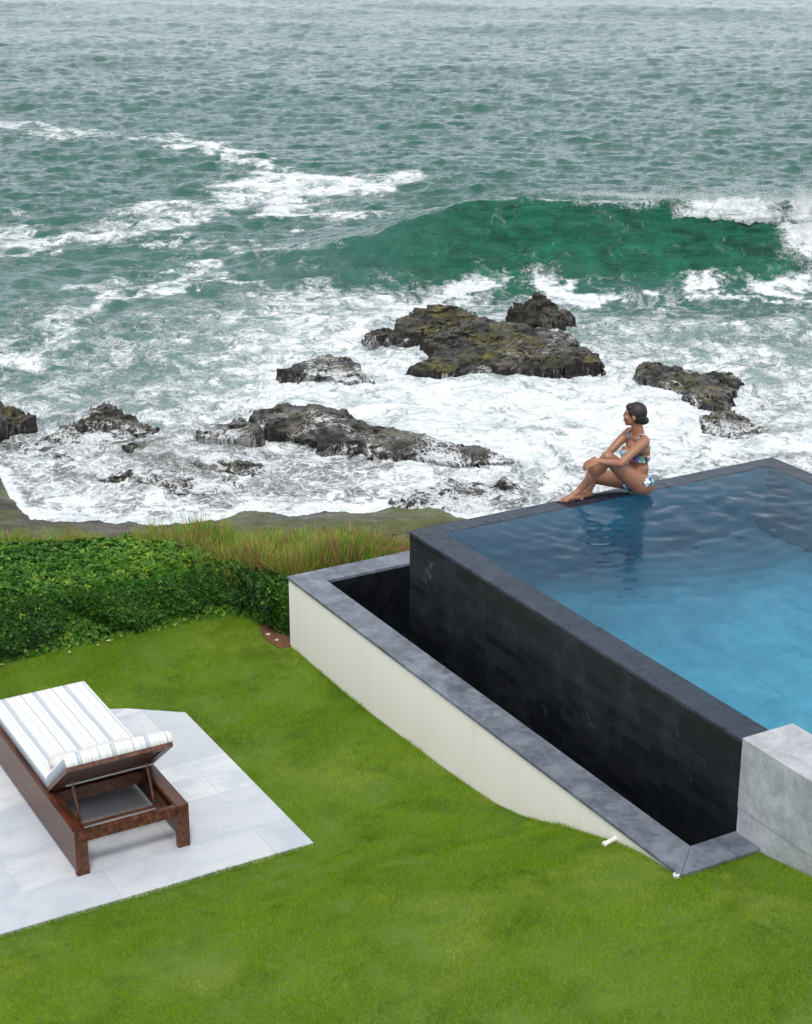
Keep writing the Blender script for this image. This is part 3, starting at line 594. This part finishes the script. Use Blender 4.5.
V, nl = leaf_cloud(C, Nn, size, 7)
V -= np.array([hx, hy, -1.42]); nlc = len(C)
base_r = np.clip(.40+.17*rng.normal(size=nlc)+.14*n_b(C[:, 0]*1.3, C[:, 1]*1.3), 0, 1); base_r = np.where(np.arange(nlc) >= len(C1), base_r*.6, base_r+.10)  # front leaves darker than top ones: the side's shade put into leaf colour
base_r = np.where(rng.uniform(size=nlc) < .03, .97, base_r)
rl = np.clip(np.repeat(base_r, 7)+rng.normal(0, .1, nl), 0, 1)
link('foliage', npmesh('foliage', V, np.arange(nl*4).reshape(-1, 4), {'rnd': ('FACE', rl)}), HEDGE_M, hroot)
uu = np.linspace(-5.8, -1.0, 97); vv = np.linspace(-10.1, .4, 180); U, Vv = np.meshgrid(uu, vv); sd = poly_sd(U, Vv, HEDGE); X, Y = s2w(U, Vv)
Z = np.where(sd > .0, hedge_h(sd, X, Y)-.13, -.05); link('shade_core', npmesh('shade_core', np.stack([X-hx, Y-hy, Z], -1).reshape(-1, 3), (lambda g: g[(sd.ravel()[g] > -.08).all(1)])(gridfaces(*U.shape)[:, ::-1])), HCORE_M, hroot)

# tall sea grass behind the hedge
CL = np.array([(-7.2, -10), (-5.7, -6.5), (-4.05, -3.0), (-3.0, -1.35), (-2.2, -.25), (-1.62, .55), (-1.45, 1.8), (-1.5, 4.6)])
lens = np.linalg.norm(np.diff(CL, axis=0), axis=1); NG = 150000
t = rng.uniform(0, 1, NG)*lens.sum(); cum = np.concatenate([[0], np.cumsum(lens)]); ii = np.clip(np.searchsorted(cum, t)-1, 0, len(lens)-1); fr = (t-cum[ii])/lens[ii]
q = CL[ii]+(CL[ii+1]-CL[ii])*fr[:, None]; tn = (CL[ii+1]-CL[ii])/lens[ii][:, None]; off = rng.uniform(-.42, .38, NG)
u = q[:, 0]+tn[:, 1]*off*1.0; v = q[:, 1]-tn[:, 0]*off
kk = (u < -1.16) & (v < 1.5); u, v, off = u[kk], v[kk], off[kk]; n = len(u)
X, Y = s2w(u, v); clump = n_b(X*1.5, Y*1.5)
H = (.49+.12*clump+rng.uniform(-.1, .14, n)+.14*np.exp(-((v-.3)/.9)**2)).clip(.2, .85)*(.80+.20*sst(-1.7, -1.1, v))*(1-.42*sst(-.1, 1.2, v))
z0 = np.full(n, -1.46); H = H+.10
a = rng.uniform(0, 2*PI, n); lean = rng.normal(0, .16, n); la = rng.uniform(0, 2*PI, n); wd = rng.uniform(.003, .0075, n)
tipx, tipy = np.cos(la)*np.abs(lean)*H*1.6, np.sin(la)*np.abs(lean)*H*1.6
def pt(f, side): return np.stack([X+tipx*f**1.8+np.cos(a)*wd*side, Y+tipy*f**1.8+np.sin(a)*wd*side, z0+H*f*(1-.12*f*np.abs(lean)*3)], 1)
Vq = np.stack([pt(0, -1), pt(0, 1), pt(.5, 1), pt(.5, -1), pt(.95, .35), pt(.95, -.35)], 1).reshape(-1, 3); k = np.arange(n)[:, None]*6
Fc = np.concatenate([k+np.array([[0, 1, 2, 3]]), k+np.array([[3, 2, 4, 5]])], 0)
patch = np.clip(.30+.16*rng.normal(size=n)+.13*n_b(X*.9+4, Y*.9), 0, .62); red = rng.uniform(size=n) < (.24+.12*clump); lowv = patch*.8; hi = np.where(red, rng.uniform(.68, 1, n), patch)
tag(link('sea_grass', npmesh('sea_grass', Vq, Fc, {'rnd': ('FACE', np.concatenate([lowv, hi]))}), TALL_M), 'tall loose grass with reddish brown tips along the bluff', 'tall grass', kind='stuff')

# ------------------------------------------------------------------ pool
LP, WP = 11.0, 4.165
pool = site('infinity_pool', 'raised infinity pool clad in wet black slate overflowing towards the sea', 'pool')
def pobj(name, boxes, m, parent, bevel=0):
    bm = bmesh.new()
    for b in boxes: bx(bm, *b)
    return bobj(name, bm, m, parent, bevel=bevel)
pobj('pool_wall', [(.004, 4.499, .004, .246, -4.2, -.032), (4.5, 11, .43, .434, -1.9, -.1), (.004, .176, .246, WP-.004, -4.2, -.032), (.176, 11, WP-.2, WP-.004, -4.2, -.032), (10.8, 11, .246, WP-.2, -4.2, -.032)], WALL_M, pool)
pobj('coping', [(0, 4.497, 0, .25, -.03, 0), (0, .18, .2515, WP, -.03, 0), (.1815, 11, WP-.205, WP, -.03, 0)], COPE_M, pool, .003)
bm = bmesh.new(); FL = -1.3
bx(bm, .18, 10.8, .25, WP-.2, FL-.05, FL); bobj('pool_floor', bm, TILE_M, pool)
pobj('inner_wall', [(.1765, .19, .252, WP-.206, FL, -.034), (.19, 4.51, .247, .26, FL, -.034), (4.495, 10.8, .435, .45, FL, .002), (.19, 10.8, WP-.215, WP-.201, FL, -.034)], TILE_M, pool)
# water surface
gu = np.linspace(-.001, 9.5, 640); gv = np.linspace(-.001, WP+.001, 330); U, Vv = np.meshgrid(gu, gv)
o3 = ocean_tile(512, 2.9, 1.0, R(-150), 2*PI/.42, 2*PI/.03, 8, 1.0)
hip = on_u(622, 492, .2); rr = np.hypot(U-hip.x, Vv-hip.y)
e = np.minimum(np.minimum(U, Vv), WP-Vv); amp = .0004+.0026*(.65+.35*n_a(U*3, Vv*3))*sst(.05, .8, e)
hz = amp*samp(o3[0], 2.9, U, Vv)+.0024*np.sin(rr*2*PI/.19+.8*n_b(U*.5, Vv*.5))*np.exp(-rr/1.6)*sst(0, .4, rr)*sst(.05, .5, e)+.003*samp(o1[0], 97, U*20, Vv*20)*sst(.1, .8, e)
Z = .006+.005*sst(0, .5, e)+np.maximum(hz, -.0035-.010*sst(.1, .6, e))
pw = link('pool_water', npmesh('pool_water', np.stack([U, Vv, Z], -1).reshape(-1, 3), gridfaces(*U.shape)), PWATER_M, smooth=True)
pw.location = (OX, OY, 0); pw.rotation_euler = (0, 0, ANG); tag(pw, kind='structure')

# ------------------------------------------------------------------ overflow basin
h0 = -.695; a0, c0, wd0 = -1.13, -.668, .278; E1 = 4.755
basin = site('overflow_basin', 'white walled overflow basin with grey slate coping wrapping the pool', 'basin')
OW = .012
pobj('white_wall', [(a0+OW, E1-OW, c0+OW, c0+wd0-.01, -3.0, h0-.031), (a0+OW, a0+wd0-.01, c0+wd0-.0095, 5.0, -3.4, h0-.031), (4.51, E1-OW, c0+wd0-.0095, -.002, -3.0, h0-.031)], STUCCO_M, basin)
bm = bmesh.new()
prism(bm, [(a0, c0), (E1, c0), (4.5, c0+wd0), (a0+wd0, c0+wd0)], h0-.03, h0); bobj('coping', bm, TCOPE_M, basin, bevel=.003)
bm = bmesh.new(); prism(bm, [(E1+.0015, c0+.002), (E1+.0015, -.001), (4.5, -.001), (4.5015, c0+wd0+.0005)], h0-.03, h0-.0005); bobj('coping', bm, TCOPE_M, basin, bevel=.003)
bm = bmesh.new(); prism(bm, [(a0-.0, c0+.0018), (a0+wd0-.0015, c0+wd0+.001), (a0+wd0-.0015, 5.0), (a0, 5.0)], h0-.03, h0-.0003); bobj('coping', bm, TCOPE_M, basin, bevel=.003)
pobj('lining', [(a0+wd0-.009, 4.509, c0+wd0-.0088, c0+wd0+.004, -2.0, h0-.032), (a0+wd0-.0085, a0+wd0+.004, c0+wd0+.005, 5.0, -2.0, h0-.032), (4.496, 4.5095, c0+wd0+.005, -.001, -2.0, h0-.032), (a0+wd0+.004, 4.495, c0+wd0+.005, -.001, -2.02, -1.95), (a0+wd0+.005, -.001, .0, 5.0, -2.02, -1.95)], LIN_M, basin)
bm = bmesh.new()
for (u0, u1, v0, v1) in [(a0+wd0+.0045, 4.4955, c0+wd0+.0045, .003), (a0+wd0+.0045, .003, .003, 4.99)]: bm.faces.new([bm.verts.new(p) for p in [(u0, v0, 0), (u1, v0, 0), (u1, v1, 0), (u0, v1, 0)]])
tw = bobj('basin_water', bm, TWATER_M); tw.location = (OX, OY, -1.22); tw.rotation_euler = (0, 0, ANG); tag(tw, kind='structure')

# marble block
blk = site('marble_block', 'pale grey marble block standing at the near end of the pool', 'stone block')
pobj('block_top', [(4.50, 10.5, -.003, .438, -.51, .018)], BLOCK_M, blk, .006)
pobj('block_body', [(4.504, 10.49, .001, .434, -1.6, -.5115)], BLOCK_M, blk, .003)

# white pipe and cap by the wall
def tube(bm, p0, p1, r, seg=16, r1=None):
    p0, p1 = Vector(p0), Vector(p1); d = p1-p0; q = d.to_track_quat('Z', 'Y'); r1 = r if r1 is None else r1
    ra = [bm.verts.new(p0+q @ Vector((math.cos(2*PI*i/seg)*r, math.sin(2*PI*i/seg)*r, 0))) for i in range(seg)]
    rb = [bm.verts.new(p1+q @ Vector((math.cos(2*PI*i/seg)*r1, math.sin(2*PI*i/seg)*r1, 0))) for i in range(seg)]
    for i in range(seg): bm.faces.new((ra[i], ra[(i+1) % seg], rb[(i+1) % seg], rb[i]))
    bm.faces.new(ra[::-1]); bm.faces.new(rb)
pipe = empty('drain_pipe', (*s2w(4.02, c0), -.84), ANG); tag(pipe, 'short white plastic drain pipe sticking out of the white wall', 'pipe')
bm = bmesh.new(); tube(bm, (0, .03, .03), (.02, -.10, .022), .018); bobj('pipe', bm, PLASTIC_M, pipe, bevel=.002)
bm = bmesh.new(); tube(bm, (.0165, -.077, .0234), (.0195, -.097, .0222), .0215); bobj('collar', bm, PLASTIC_M, pipe, bevel=.002)
capo = empty('outlet_cap', (*s2w(E1-.03, c0-.015), lawn_z(E1, c0)), ANG); tag(capo, 'small white and metal cap on the grass at the basin corner', 'cap')
bm = bmesh.new(); tube(bm, (0, 0, -.02), (0, 0, .022), .022, 20); bobj('cap_base', bm, PLASTIC_M, capo, bevel=.003)
bm = bmesh.new(); tube(bm, (0, 0, .0222), (.003, .002, .032), .012, 16, .008); bobj('stub', bm, METAL_M, capo, bevel=.002)

# patio
bm = bmesh.new(); prism(bm, PATIO, -1.46, -1.36); po = bobj('patio', bm, PATIO_M, bevel=.004); po.location = (OX, OY, 0); po.rotation_euler = (0, 0, ANG); tag(po, kind='structure')

# ------------------------------------------------------------------ sun lounger
lg = site('sun_lounger', 'dark teak sun lounger with striped cushion and raised head end on the stone patio', 'sun lounger')
G = -1.36; T = -1.006; u0, u1 = -.36, 1.80; va, vb = -3.785, -2.905; tk = .095
for s in (0, 1):
    y0, y1 = (va, va+.045) if s == 0 else (vb-.045, vb)
    pobj('side_panel', [(u0+.09, u1-.045, y0+.004, y1-.002, G+.03 if s else G+.03, T-.034)], WOOD_M, lg, .003)
    y0, y1 = (va, va+tk) if s == 0 else (vb-tk, vb)
    pobj('top_rail', [(u0+.05, u1-.0475, y0, y1, T-.032, T)], WOOD_M, lg, .003)
for uu in (u1, u0+.09):
    for s in (0, 1):
        y0, y1 = (va-.001, va+tk) if s == 0 else (vb-tk, vb+.001)
        pobj('leg', [(uu-.045, uu, y0, y1, G, T+.001)], WOOD_M, lg, .003)
pobj('end_rail', [(u1-.044, u1-.004, va+tk+.001, vb-tk-.001, T-.088, T-.002)], WOOD_M, lg, .003)
pobj('end_rail', [(u0+.05, u0+.088, va+tk+.001, vb-tk-.001, T-.088, T-.002)], WOOD_M, lg, .003)
pobj('cross_rail', [(1.06, 1.11, va+.046, vb-.046, T-.135, T-.036)], WOOD_M, lg, .003)
for s in (0, 1):
    y0 = va+.05 if s == 0 else vb-.05-.028
    pobj('ledger', [(1.112, u1-.046, y0, y0+.028, T-.15, T-.115)], WOOD_M, lg, .002)
bm = bmesh.new(); k = u0+.1
while k < 1.04: bx(bm, k, k+.06, va+tk+.002, vb-tk-.002, T-.02, T-.004); k += .075
bobj('slats', bm, WOOD_M, lg, bevel=.002)
HU, HZ = 1.13, T+.002; EU, EZ = 1.635, -.60          # hinge and raised end of the back panel
ud = Vector((EU-HU, 0, EZ-HZ)); Lb = ud.length; ud.normalize(); nd = Vector((-ud.z, 0, ud.x))
def inclined(bm, s0, s1, y0, y1, t0, t1):
    P = []
    for t in (t0, t1):
        for (s, y) in ((s0, y0), (s1, y0), (s1, y1), (s0, y1)): q = Vector((HU, 0, HZ))+ud*s+nd*t; P.append((q.x, y, q.z))
    vs = [bm.verts.new(p) for p in P]
    for f in [(0, 3, 2, 1), (4, 5, 6, 7), (0, 1, 5, 4), (1, 2, 6, 5), (2, 3, 7, 6), (3, 0, 4, 7)]: bm.faces.new([vs[i] for i in f])
bk = bmesh.new(); inclined(bk, 0, Lb, va+.03, va+.10, -.0, .034); inclined(bk, 0, Lb, vb-.10, vb-.03, 0, .034); inclined(bk, Lb-.08, Lb-.001, va+.1005, vb-.1005, .001, .033); inclined(bk, 0.001, .07, va+.1005, vb-.1005, .001, .033)
bobj('backrest_frame', bk, WOOD_M, lg, bevel=.003)
bm = bmesh.new(); q = .075
while q < Lb-.1: inclined(bm, q, q+.055, va+.101, vb-.101, .010, .030); q += .062
bobj('backrest_slats', bm, WOOD_M, lg, bevel=.002)
for y in (va+.15, vb-.15):
    bm = bmesh.new(); tube(bm, (1.36, y, -.835), (1.50, y, -1.14), .013, 8); bobj('strut', bm, WOOD_M, lg)
bm = bmesh.new(); tube(bm, (1.50, va+.05, -1.135), (1.50, vb-.05, -1.135), .011, 8); bobj('prop_bar', bm, WOOD_M, lg)
bm = bmesh.new(); tube(bm, (1.37, va+.10, -.852), (1.37, vb-.10, -.852), .009, 8); bobj('pivot_bar', bm, METAL_M, lg)
# cushion: section swept across the width
path = [(-.40, T+.004), (-.2, T+.004), (.2, T+.004), (.6, T+.004), (1.0, T+.004), (1.10, T+.008)]
for s in (.06, .14, .3, .45, Lb-.01): q = Vector((HU, 0, HZ))+ud*s+nd*.037; path.append((q.x, q.z))
path = np.array(path); pp = []
for i in range(len(path)-1):
    for t in np.linspace(0, 1, 5)[:-1]: pp.append(path[i]*(1-t)+path[i+1]*t)
pp.append(path[-1]); ps = pp[-5]; pe = pp[-1]; dL = np.linalg.norm(pe-pp[-2]); pp = pp[:-1]+[pe-(pe-pp[-2])*f_ for f_ in (.8, .5, .25, .08)]+[pe]; pp = np.array(pp); tg = np.gradient(pp, axis=0); tg /= np.linalg.norm(tg, axis=1, keepdims=True); nn = np.stack([-tg[:, 1], tg[:, 0]], 1)
yy = np.linspace(va+.04, vb-.015, 37); ed = np.array([0, .003, .009, .018, .030]); yy = np.concatenate([yy[0]+ed, yy[2:-2], (yy[-1]-ed)[::-1]]); th = .100; arc = np.concatenate([[0], np.cumsum(np.linalg.norm(np.diff(pp, axis=0), axis=1))])
bm = bmesh.new(); rows = []
for i, (p, n_) in enumerate(zip(pp, nn)):
    ring = []; e_ = min(arc[i], arc[-1]-arc[i])
    for y in yy:
        f_ = min((y-yy[0]), (yy[-1]-y)); t_ = th*(.55+.45*math.sqrt(max(0, 1-(1-min(1, f_/.035))**2)))*(.6+.4*math.sqrt(max(0, 1-(1-min(1, e_/.035))**2)))+.005*math.sin(y*23+p[0]*3)*math.sin(p[0]*9)*min(1, f_/.05)
        ring.append(bm.verts.new((p[0]+n_[0]*t_, y, p[1]+n_[1]*t_)))
    for y in yy[::-1]: ring.append(bm.verts.new((p[0], y, p[1])))
    rows.append(ring)
for a_, b_ in zip(rows[:-1], rows[1:]):
    for j in range(len(a_)): bm.faces.new((a_[j], a_[(j+1) % len(a_)], b_[(j+1) % len(a_)], b_[j]))
bm.faces.new(rows[0]); bm.faces.new(rows[-1][::-1])
cu = bobj('cushion', bm, CANVAS_M, lg, bevel=0); cu.data.shade_smooth()
# flat bolster lying in the fold
bm = bmesh.new(); rows = []
for y in np.linspace(va+.10, vb-.09, 30):
    e_ = min(y-(va+.10), vb-.09-y); k = min(1, .35+e_/.06); ring = []
    for t in np.linspace(0, 2*PI, 18)[:-1]:
        ring.append(bm.verts.new((1.00+.10*k*math.cos(t)*(1+.05*math.sin(y*30)), y, T+.104+.052+.054*k*math.sin(t)+.012*math.cos(t)+.006*math.sin(y*17))))
    rows.append(ring)
for a_, b_ in zip(rows[:-1], rows[1:]):
    for j in range(len(a_)): bm.faces.new((a_[j], a_[(j+1) % len(a_)], b_[(j+1) % len(a_)], b_[j]))
bm.faces.new(rows[0]); bm.faces.new(rows[-1][::-1]); bobj('pillow', bm, LINEN_M, lg, smooth=True)

# fallen leaves at the hedge foot
for k, (px, py) in enumerate([(110, 634), (98, 639), (2, 657), (70, 655)]):
    o = on_u(px, py, -2.0); uu = -2.0
    bm = bmesh.new(); vs = [bm.verts.new(p) for p in [(-.03, 0, 0), (0, .014, .008), (.032, 0, .003), (0, -.014, .008)]]; bm.faces.new(vs[:3]); bm.faces.new([vs[0], vs[2], vs[3]])
    uu = -2.06+.05*k % .09; x, y = s2w(uu, o.y)
    l = bobj('fallen_leaf', bm, DRYLEAF_M); l.location = (x, y, lawn_z(uu, o.y)+.030); l.rotation_euler = (.2, .1, k*1.7)
    sl = l.modifiers.new('s', 'SOLIDIFY'); sl.thickness = .002
    tag(l, ['pale fallen leaf on the lawn, the one nearest the wall end of the hedge', 'pale fallen leaf on the lawn beside the leaf nearest the wall', 'pale fallen leaf at the hedge foot, the farthest from the wall', 'pale fallen leaf on the lawn midway along the shaded hedge foot'][k], 'leaf', 'fallen leaves on the lawn')

# ------------------------------------------------------------------ person
def cone(bm, p0, p1, r0, r1, seg=18, fl=1.0, flax=None):
    p0, p1 = Vector(p0), Vector(p1); d = p1-p0; L = d.length; q = d.to_track_quat('Z', 'Y').to_matrix()
    rings = []; prof_ = [(-math.cos(t)*r0, math.sin(t)*r0) for t in np.linspace(.12, PI/2, 6)]+[(L*s, r0+(r1-r0)*s) for s in np.linspace(.15, .85, 5)]+[(L+math.sin(t)*r1, math.cos(t)*r1) for t in np.linspace(0, PI/2-.12, 6)]
    for (h_, r_) in prof_: rings.append([bm.verts.new(p0+q @ Vector((math.cos(2*PI*i/seg)*r_, math.sin(2*PI*i/seg)*r_*fl, h_))) for i in range(seg)])
    for a_, b_ in zip(rings[:-1], rings[1:]):
        for i in range(seg): bm.faces.new((a_[i], a_[(i+1) % seg], b_[(i+1) % seg], b_[i]))
    bm.faces.new(rings[0][::-1]); bm.faces.new(rings[-1])
def chain(bm, pts, rs, **k):
    for i in range(len(pts)-1): cone(bm, pts[i], pts[i+1], rs[i], rs[i+1], **k)
def ell(bm, c_, r_, rot=None, seg=24):
    m = Matrix.Translation(Vector(c_)) @ (rot or Matrix.Identity(4)) @ Matrix.Diagonal((*r_, 1)); bmesh.ops.create_uvsphere(bm, u_segments=seg, v_segments=16, radius=1, matrix=m)
HP = on_u(635.5, 484, .19); HP.z = .115; UC = .19
vh = HP.y
sh_n = on_u(645, 441, .345); sh_f = on_u(629, 431, .03)
chest = Vector((UC, (sh_n.y+sh_f.y)/2+.005, (sh_n.z+sh_f.z)/2))
head = on_u(634.4, 414.8, .185); neck0 = Vector((UC, chest.y+.01, chest.z+.015))
bm = bmesh.new()
ell(bm, (UC, vh, .125), (.165, .125, .12)); ell(bm, (UC+.075, vh+.035, .105), (.095, .105, .10)); ell(bm, (UC-.075, vh+.035, .105), (.095, .105, .10))
wst = Vector((UC, (vh+chest.y)/2+.02, .26)); ell(bm, wst, (.118, .088, .13)); ell(bm, (UC, chest.y+.012, .385), (.132, .098, .125)); ell(bm, (UC, chest.y+.012, .455), (.142, .092, .09))
cone(bm, (UC-.105, sh_f.y*.5+chest.y*.5+.01, chest.z-.022), (UC+.105, sh_n.y*.5+chest.y*.5+.01, chest.z-.022), .058, .058)
for s in (-1, 1): ell(bm, (UC+s*.062, chest.y-.075, .405), (.056, .056, .056))
cone(bm, neck0, head+Vector((0, .02, -.06)), .058, .050)
# head: cranium, jaw, nose, brow, chin, ear, lips in a frame turned towards the sea
hr = Matrix.Rotation(R(-46), 4, 'Z')   # face along -v, turned away from the pool (-u)
def hp(x, y, z): return head+(hr.to_3x3() @ Vector((x, y, z)))*1.02
ell(bm, hp(0, .012, .022), (.074, .093, .088), hr); ell(bm, hp(0, -.028, -.035), (.058, .066, .070), hr)
cone(bm, hp(0, -.060, -.088), hp(0, -.066, -.084), .020, .018); cone(bm, hp(0, -.084, .014), hp(0, -.095, -.016), .009, .0105, seg=10); cone(bm, hp(-.008, -.088, -.018), hp(.008, -.088, -.018), .009, .009, seg=10)
cone(bm, hp(-.016, -.088, -.046), hp(.016, -.088, -.046), .0085, .0085, seg=10); cone(bm, hp(-.014, -.086, -.056), hp(.014, -.086, -.056), .009, .009, seg=10)
cone(bm, hp(-.036, -.073, .030), hp(.036, -.073, .030), .013, .013, seg=10)
for s in (-1, 1):
    ell(bm, hp(s*.073, .008, -.008), (.010, .019, .031), hr, 12); ell(bm, hp(s*.036, -.062, -.022), (.024, .022, .024), hr, 12)
# near leg: raised knee
hipn = Vector((UC+.085, vh-.01, .125)); kn = on_u(607.5, 457, .235); an = on_u(579.5, 490, .08); an.z = max(an.z, .075)
kn.z -= .0; chain(bm, [hipn, hipn.lerp(kn, .5)+Vector((0, 0, -.012)), kn], [.098, .082, .057])
chain(bm, [kn, kn.lerp(an, .3)+Vector((0, .022, -.01)), kn.lerp(an, .62)+Vector((0, .010, 0)), an], [.054, .057, .044, .034])
heel = Vector((an.x, an.y+.025, .040)); ball = Vector((an.x-.02, an.y-.155, .026)); 
chain(bm, [an, heel], [.035, .032]); chain(bm, [heel, heel.lerp(ball, .55)+Vector((0, 0, .012)), ball], [.031, .033, .022], fl=1.0); cone(bm, an+Vector((0, -.01, -.01)), ball+Vector((0, .04, .012)), .032, .024)
cone(bm, ball+Vector((-.022, 0, 0)), ball+Vector((.022, .01, -.002)), .020, .019)
for i in range(5):
    b0 = ball+Vector((-.030+i*.0155, .006*i, -.006)); cone(bm, b0, b0+Vector((-.004, -.048+.006*i, -.006)), .0105 if i == 0 else .008, .009 if i == 0 else .0068, seg=10)
# far leg: folded on the ledge
hipf = Vector((UC-.085, vh-.01, .115)); kf = Vector((-.14, vh-.28, .115)); af = on_u(588, 491.5, .045); af.z = .055
chain(bm, [hipf, hipf.lerp(kf, .5), kf], [.095, .078, .056]); chain(bm, [kf, kf.lerp(af, .35)+Vector((0, .01, 0)), af], [.054, .053, .034])
hf = af+Vector((.01, .02, -.022)); bf = af+Vector((.03, -.12, -.030)); chain(bm, [af, hf], [.032, .028]); chain(bm, [hf, hf.lerp(bf, .5)+Vector((0, 0, .01)), bf], [.028, .030, .020])
cone(bm, af+Vector((0, -.01, -.005)), bf+Vector((0, .03, .008)), .028, .02)
for i in range(5):
    b0 = bf+Vector((-.026+i*.0145, .005*i, -.004)); cone(bm, b0, b0+Vector((.004, -.040+.005*i, -.004)), .0095 if i == 0 else .0075, .0065, seg=10)
# arms round the knee
eln = on_u(620.5, 463.5, .37); wrn = on_u(599, 461.5, .30); elf = on_u(610.5, 451, .06); wrf = on_u(594, 467.5, .16)
chain(bm, [sh_n+Vector((-.012, .0, -.012)), sh_n.lerp(eln, .5), eln], [.052, .044, .036]); chain(bm, [eln, eln.lerp(wrn, .35), wrn], [.036, .036, .024])
chain(bm, [sh_f+Vector((.012, 0, -.012)), sh_f.lerp(elf, .5), elf], [.052, .044, .036]); chain(bm, [elf, elf.lerp(wrf, .35), wrf], [.036, .036, .024])
def hand(bm, wr, fwd, side, nrm, curl):
    """palm from the wrist along fwd, fingers spread along side and bending towards nrm"""
    fwd, side, nrm = fwd.normalized(), side.normalized(), nrm.normalized(); pc = wr+fwd*.045
    for i in range(4): o_ = side*((i-1.5)*.0195); cone(bm, wr+fwd*.012+o_*.55, wr+fwd*.083+o_, .0155, .0115, seg=10)
    for i in range(4):
        o_ = side*((i-1.5)*.0215); L_ = [.036, .041, .038, .030][i]; p = wr+fwd*.085+o_; d = fwd.copy(); P_ = [p]
        for j, f_ in enumerate((1, .72, .58)):
            d = (d+nrm*curl*(.55+.25*j)).normalized(); p = p+d*L_*f_; P_.append(p)
        chain(bm, P_, [.0092, .0085, .0078, .0066], seg=10)
    t0 = wr+fwd*.025-side*.030; t1 = t0+(fwd*.6-side*.75+nrm*.35)*.030; t2 = t1+(fwd*.85-side*.1+nrm*.5)*.028; chain(bm, [wr+fwd*.012-side*.014, t0, t1, t2], [.014, .0125, .010, .008], seg=10)
hand(bm, wrn, Vector((-.35, -1, -.15)), Vector((.35, -.2, -.9)), Vector((-.55, .30, -.9)), .95)
hand(bm, wrf, Vector((.35, -.85, -.28)), Vector((.1, .35, -1)), Vector((.7, .45, -.3)), .75)
proot = site('person', 'woman in floral bikini sitting on the pool edge hugging one knee, looking at the sea', 'person')
body = bobj('body', bm, SKIN_M, proot)
rm = body.modifiers.new('r', 'REMESH'); rm.mode = 'VOXEL'; rm.voxel_size = .0048; rm.use_smooth_shade = True
sm = body.modifiers.new('s', 'SMOOTH'); sm.factor = .5; sm.iterations = 5
def bake(o):
    dg = bpy.context.evaluated_depsgraph_get(); dg.update(); me2 = bpy.data.meshes.new_from_object(o.evaluated_get(dg)); old = o.data; o.modifiers.clear(); o.data = me2; return me2
me = bake(body); me.shade_smooth()
nv_ = len(me.vertices); co = np.zeros(nv_*3); me.vertices.foreach_get('co', co); co = co.reshape(-1, 3); no = np.zeros(nv_*3); me.vertices.foreach_get('normal', no); no = no.reshape(-1, 3)
def sdist(P, a_, b_):
    a_, b_ = np.array(a_), np.array(b_); d = b_-a_; t = np.clip(((P-a_) @ d)/(d @ d), 0, 1); return np.linalg.norm(P-a_-t[:, None]*d, axis=1)
armd = np.minimum.reduce([sdist(co, sh_n, eln)/.056, sdist(co, sh_f, elf)/.056, sdist(co, eln, wrn)/.05, sdist(co, elf, wrf)/.05])
legd = np.minimum(sdist(co, hipn.lerp(kn, .22), kn)/.098, sdist(co, hipf.lerp(kf, .22), kf)/.095)
x_, y_, z_ = co[:, 0]-UC, co[:, 1], co[:, 2]
bottom = (y_ > vh-.16) & (z_ < .205-.02*np.abs(x_)/.16) & (z_ > .02+.9*np.abs(x_)-.02) & (legd > 1.04) | ((y_ > vh-.02) & (z_ > .125) & (z_ < .20) & (legd > .9))
top_ = (armd > 1.0) & (z_ > .345) & (z_ < .405+.03*(y_ < chest.y-.02)) & (y_ > chest.y-.16) & (legd > 1.05)
strap = (armd > .6) & (np.abs(np.abs(x_)-.088-.0*(z_)) < .0105) & (z_ > .40) & (z_ < chest.z+.06) & (np.abs(y_-chest.y) < .16)
def garment(name, mask, off, label=None):
    fcs = [p for p in me.polygons if all(mask[i] for i in p.vertices)]; ids = sorted({i for p in fcs for i in p.vertices}); mp = {i: k for k, i in enumerate(ids)}
    m2 = bpy.data.meshes.new(name); m2.from_pydata([tuple(co[i]+no[i]*off) for i in ids], [], [[mp[i] for i in p.vertices] for p in fcs]); m2.update()
    o = link(name, m2, SWIM_M, proot, True); s_ = o.modifiers.new('s', 'SOLIDIFY'); s_.thickness = .004; s_.offset = -1; return o
garment('bikini_bottom', bottom, .005); garment('bikini_top', top_ | strap, .005)
bm = bmesh.new(); ell(bm, hp(0, .022, .032), (.083, .096, .092), hr); ell(bm, hp(0, .040, -.008), (.074, .074, .075), hr); ell(bm, hp(.0, -.030, .072), (.062, .052, .035), hr)
ell(bm, hp(0, .106, -.045), (.031, .030, .034), hr); ell(bm, hp(0, .085, -.062), (.030, .03, .026), hr)
hair = bobj('hair', bm, HAIR_M, proot); rm = hair.modifiers.new('r', 'REMESH'); rm.mode = 'VOXEL'; rm.voxel_size = .004; rm.use_smooth_shade = True; sm = hair.modifiers.new('s', 'SMOOTH'); sm.factor = .5; sm.iterations = 4
hm = bake(hair); hm.shade_smooth()

def rebase(root, u, v, z):                  # put the Empty at the base of its thing
    root.location = (*s2w(u, v), z)
    for o in COL.objects:
        if o.parent is root: o.data.transform(Matrix.Translation((-u, -v, -z)))
rebase(proot, UC, vh, 0); rebase(lg, .72, (va+vb)/2, G)
# ------------------------------------------------------------------ render
scn.view_settings.view_transform = 'Standard'; scn.view_settings.look = 'None'; scn.view_settings.gamma = 1; scn.view_settings.exposure = .50
scn.render.engine = 'CYCLES'; scn.cycles.use_denoising = True; scn.cycles.max_bounces = 8; scn.cycles.transmission_bounces = 6; scn.cycles.glossy_bounces = 4; scn.cycles.diffuse_bounces = 3
scn.cycles.caustics_refractive = True; scn.cycles.caustics_reflective = False; scn.cycles.use_adaptive_sampling = True
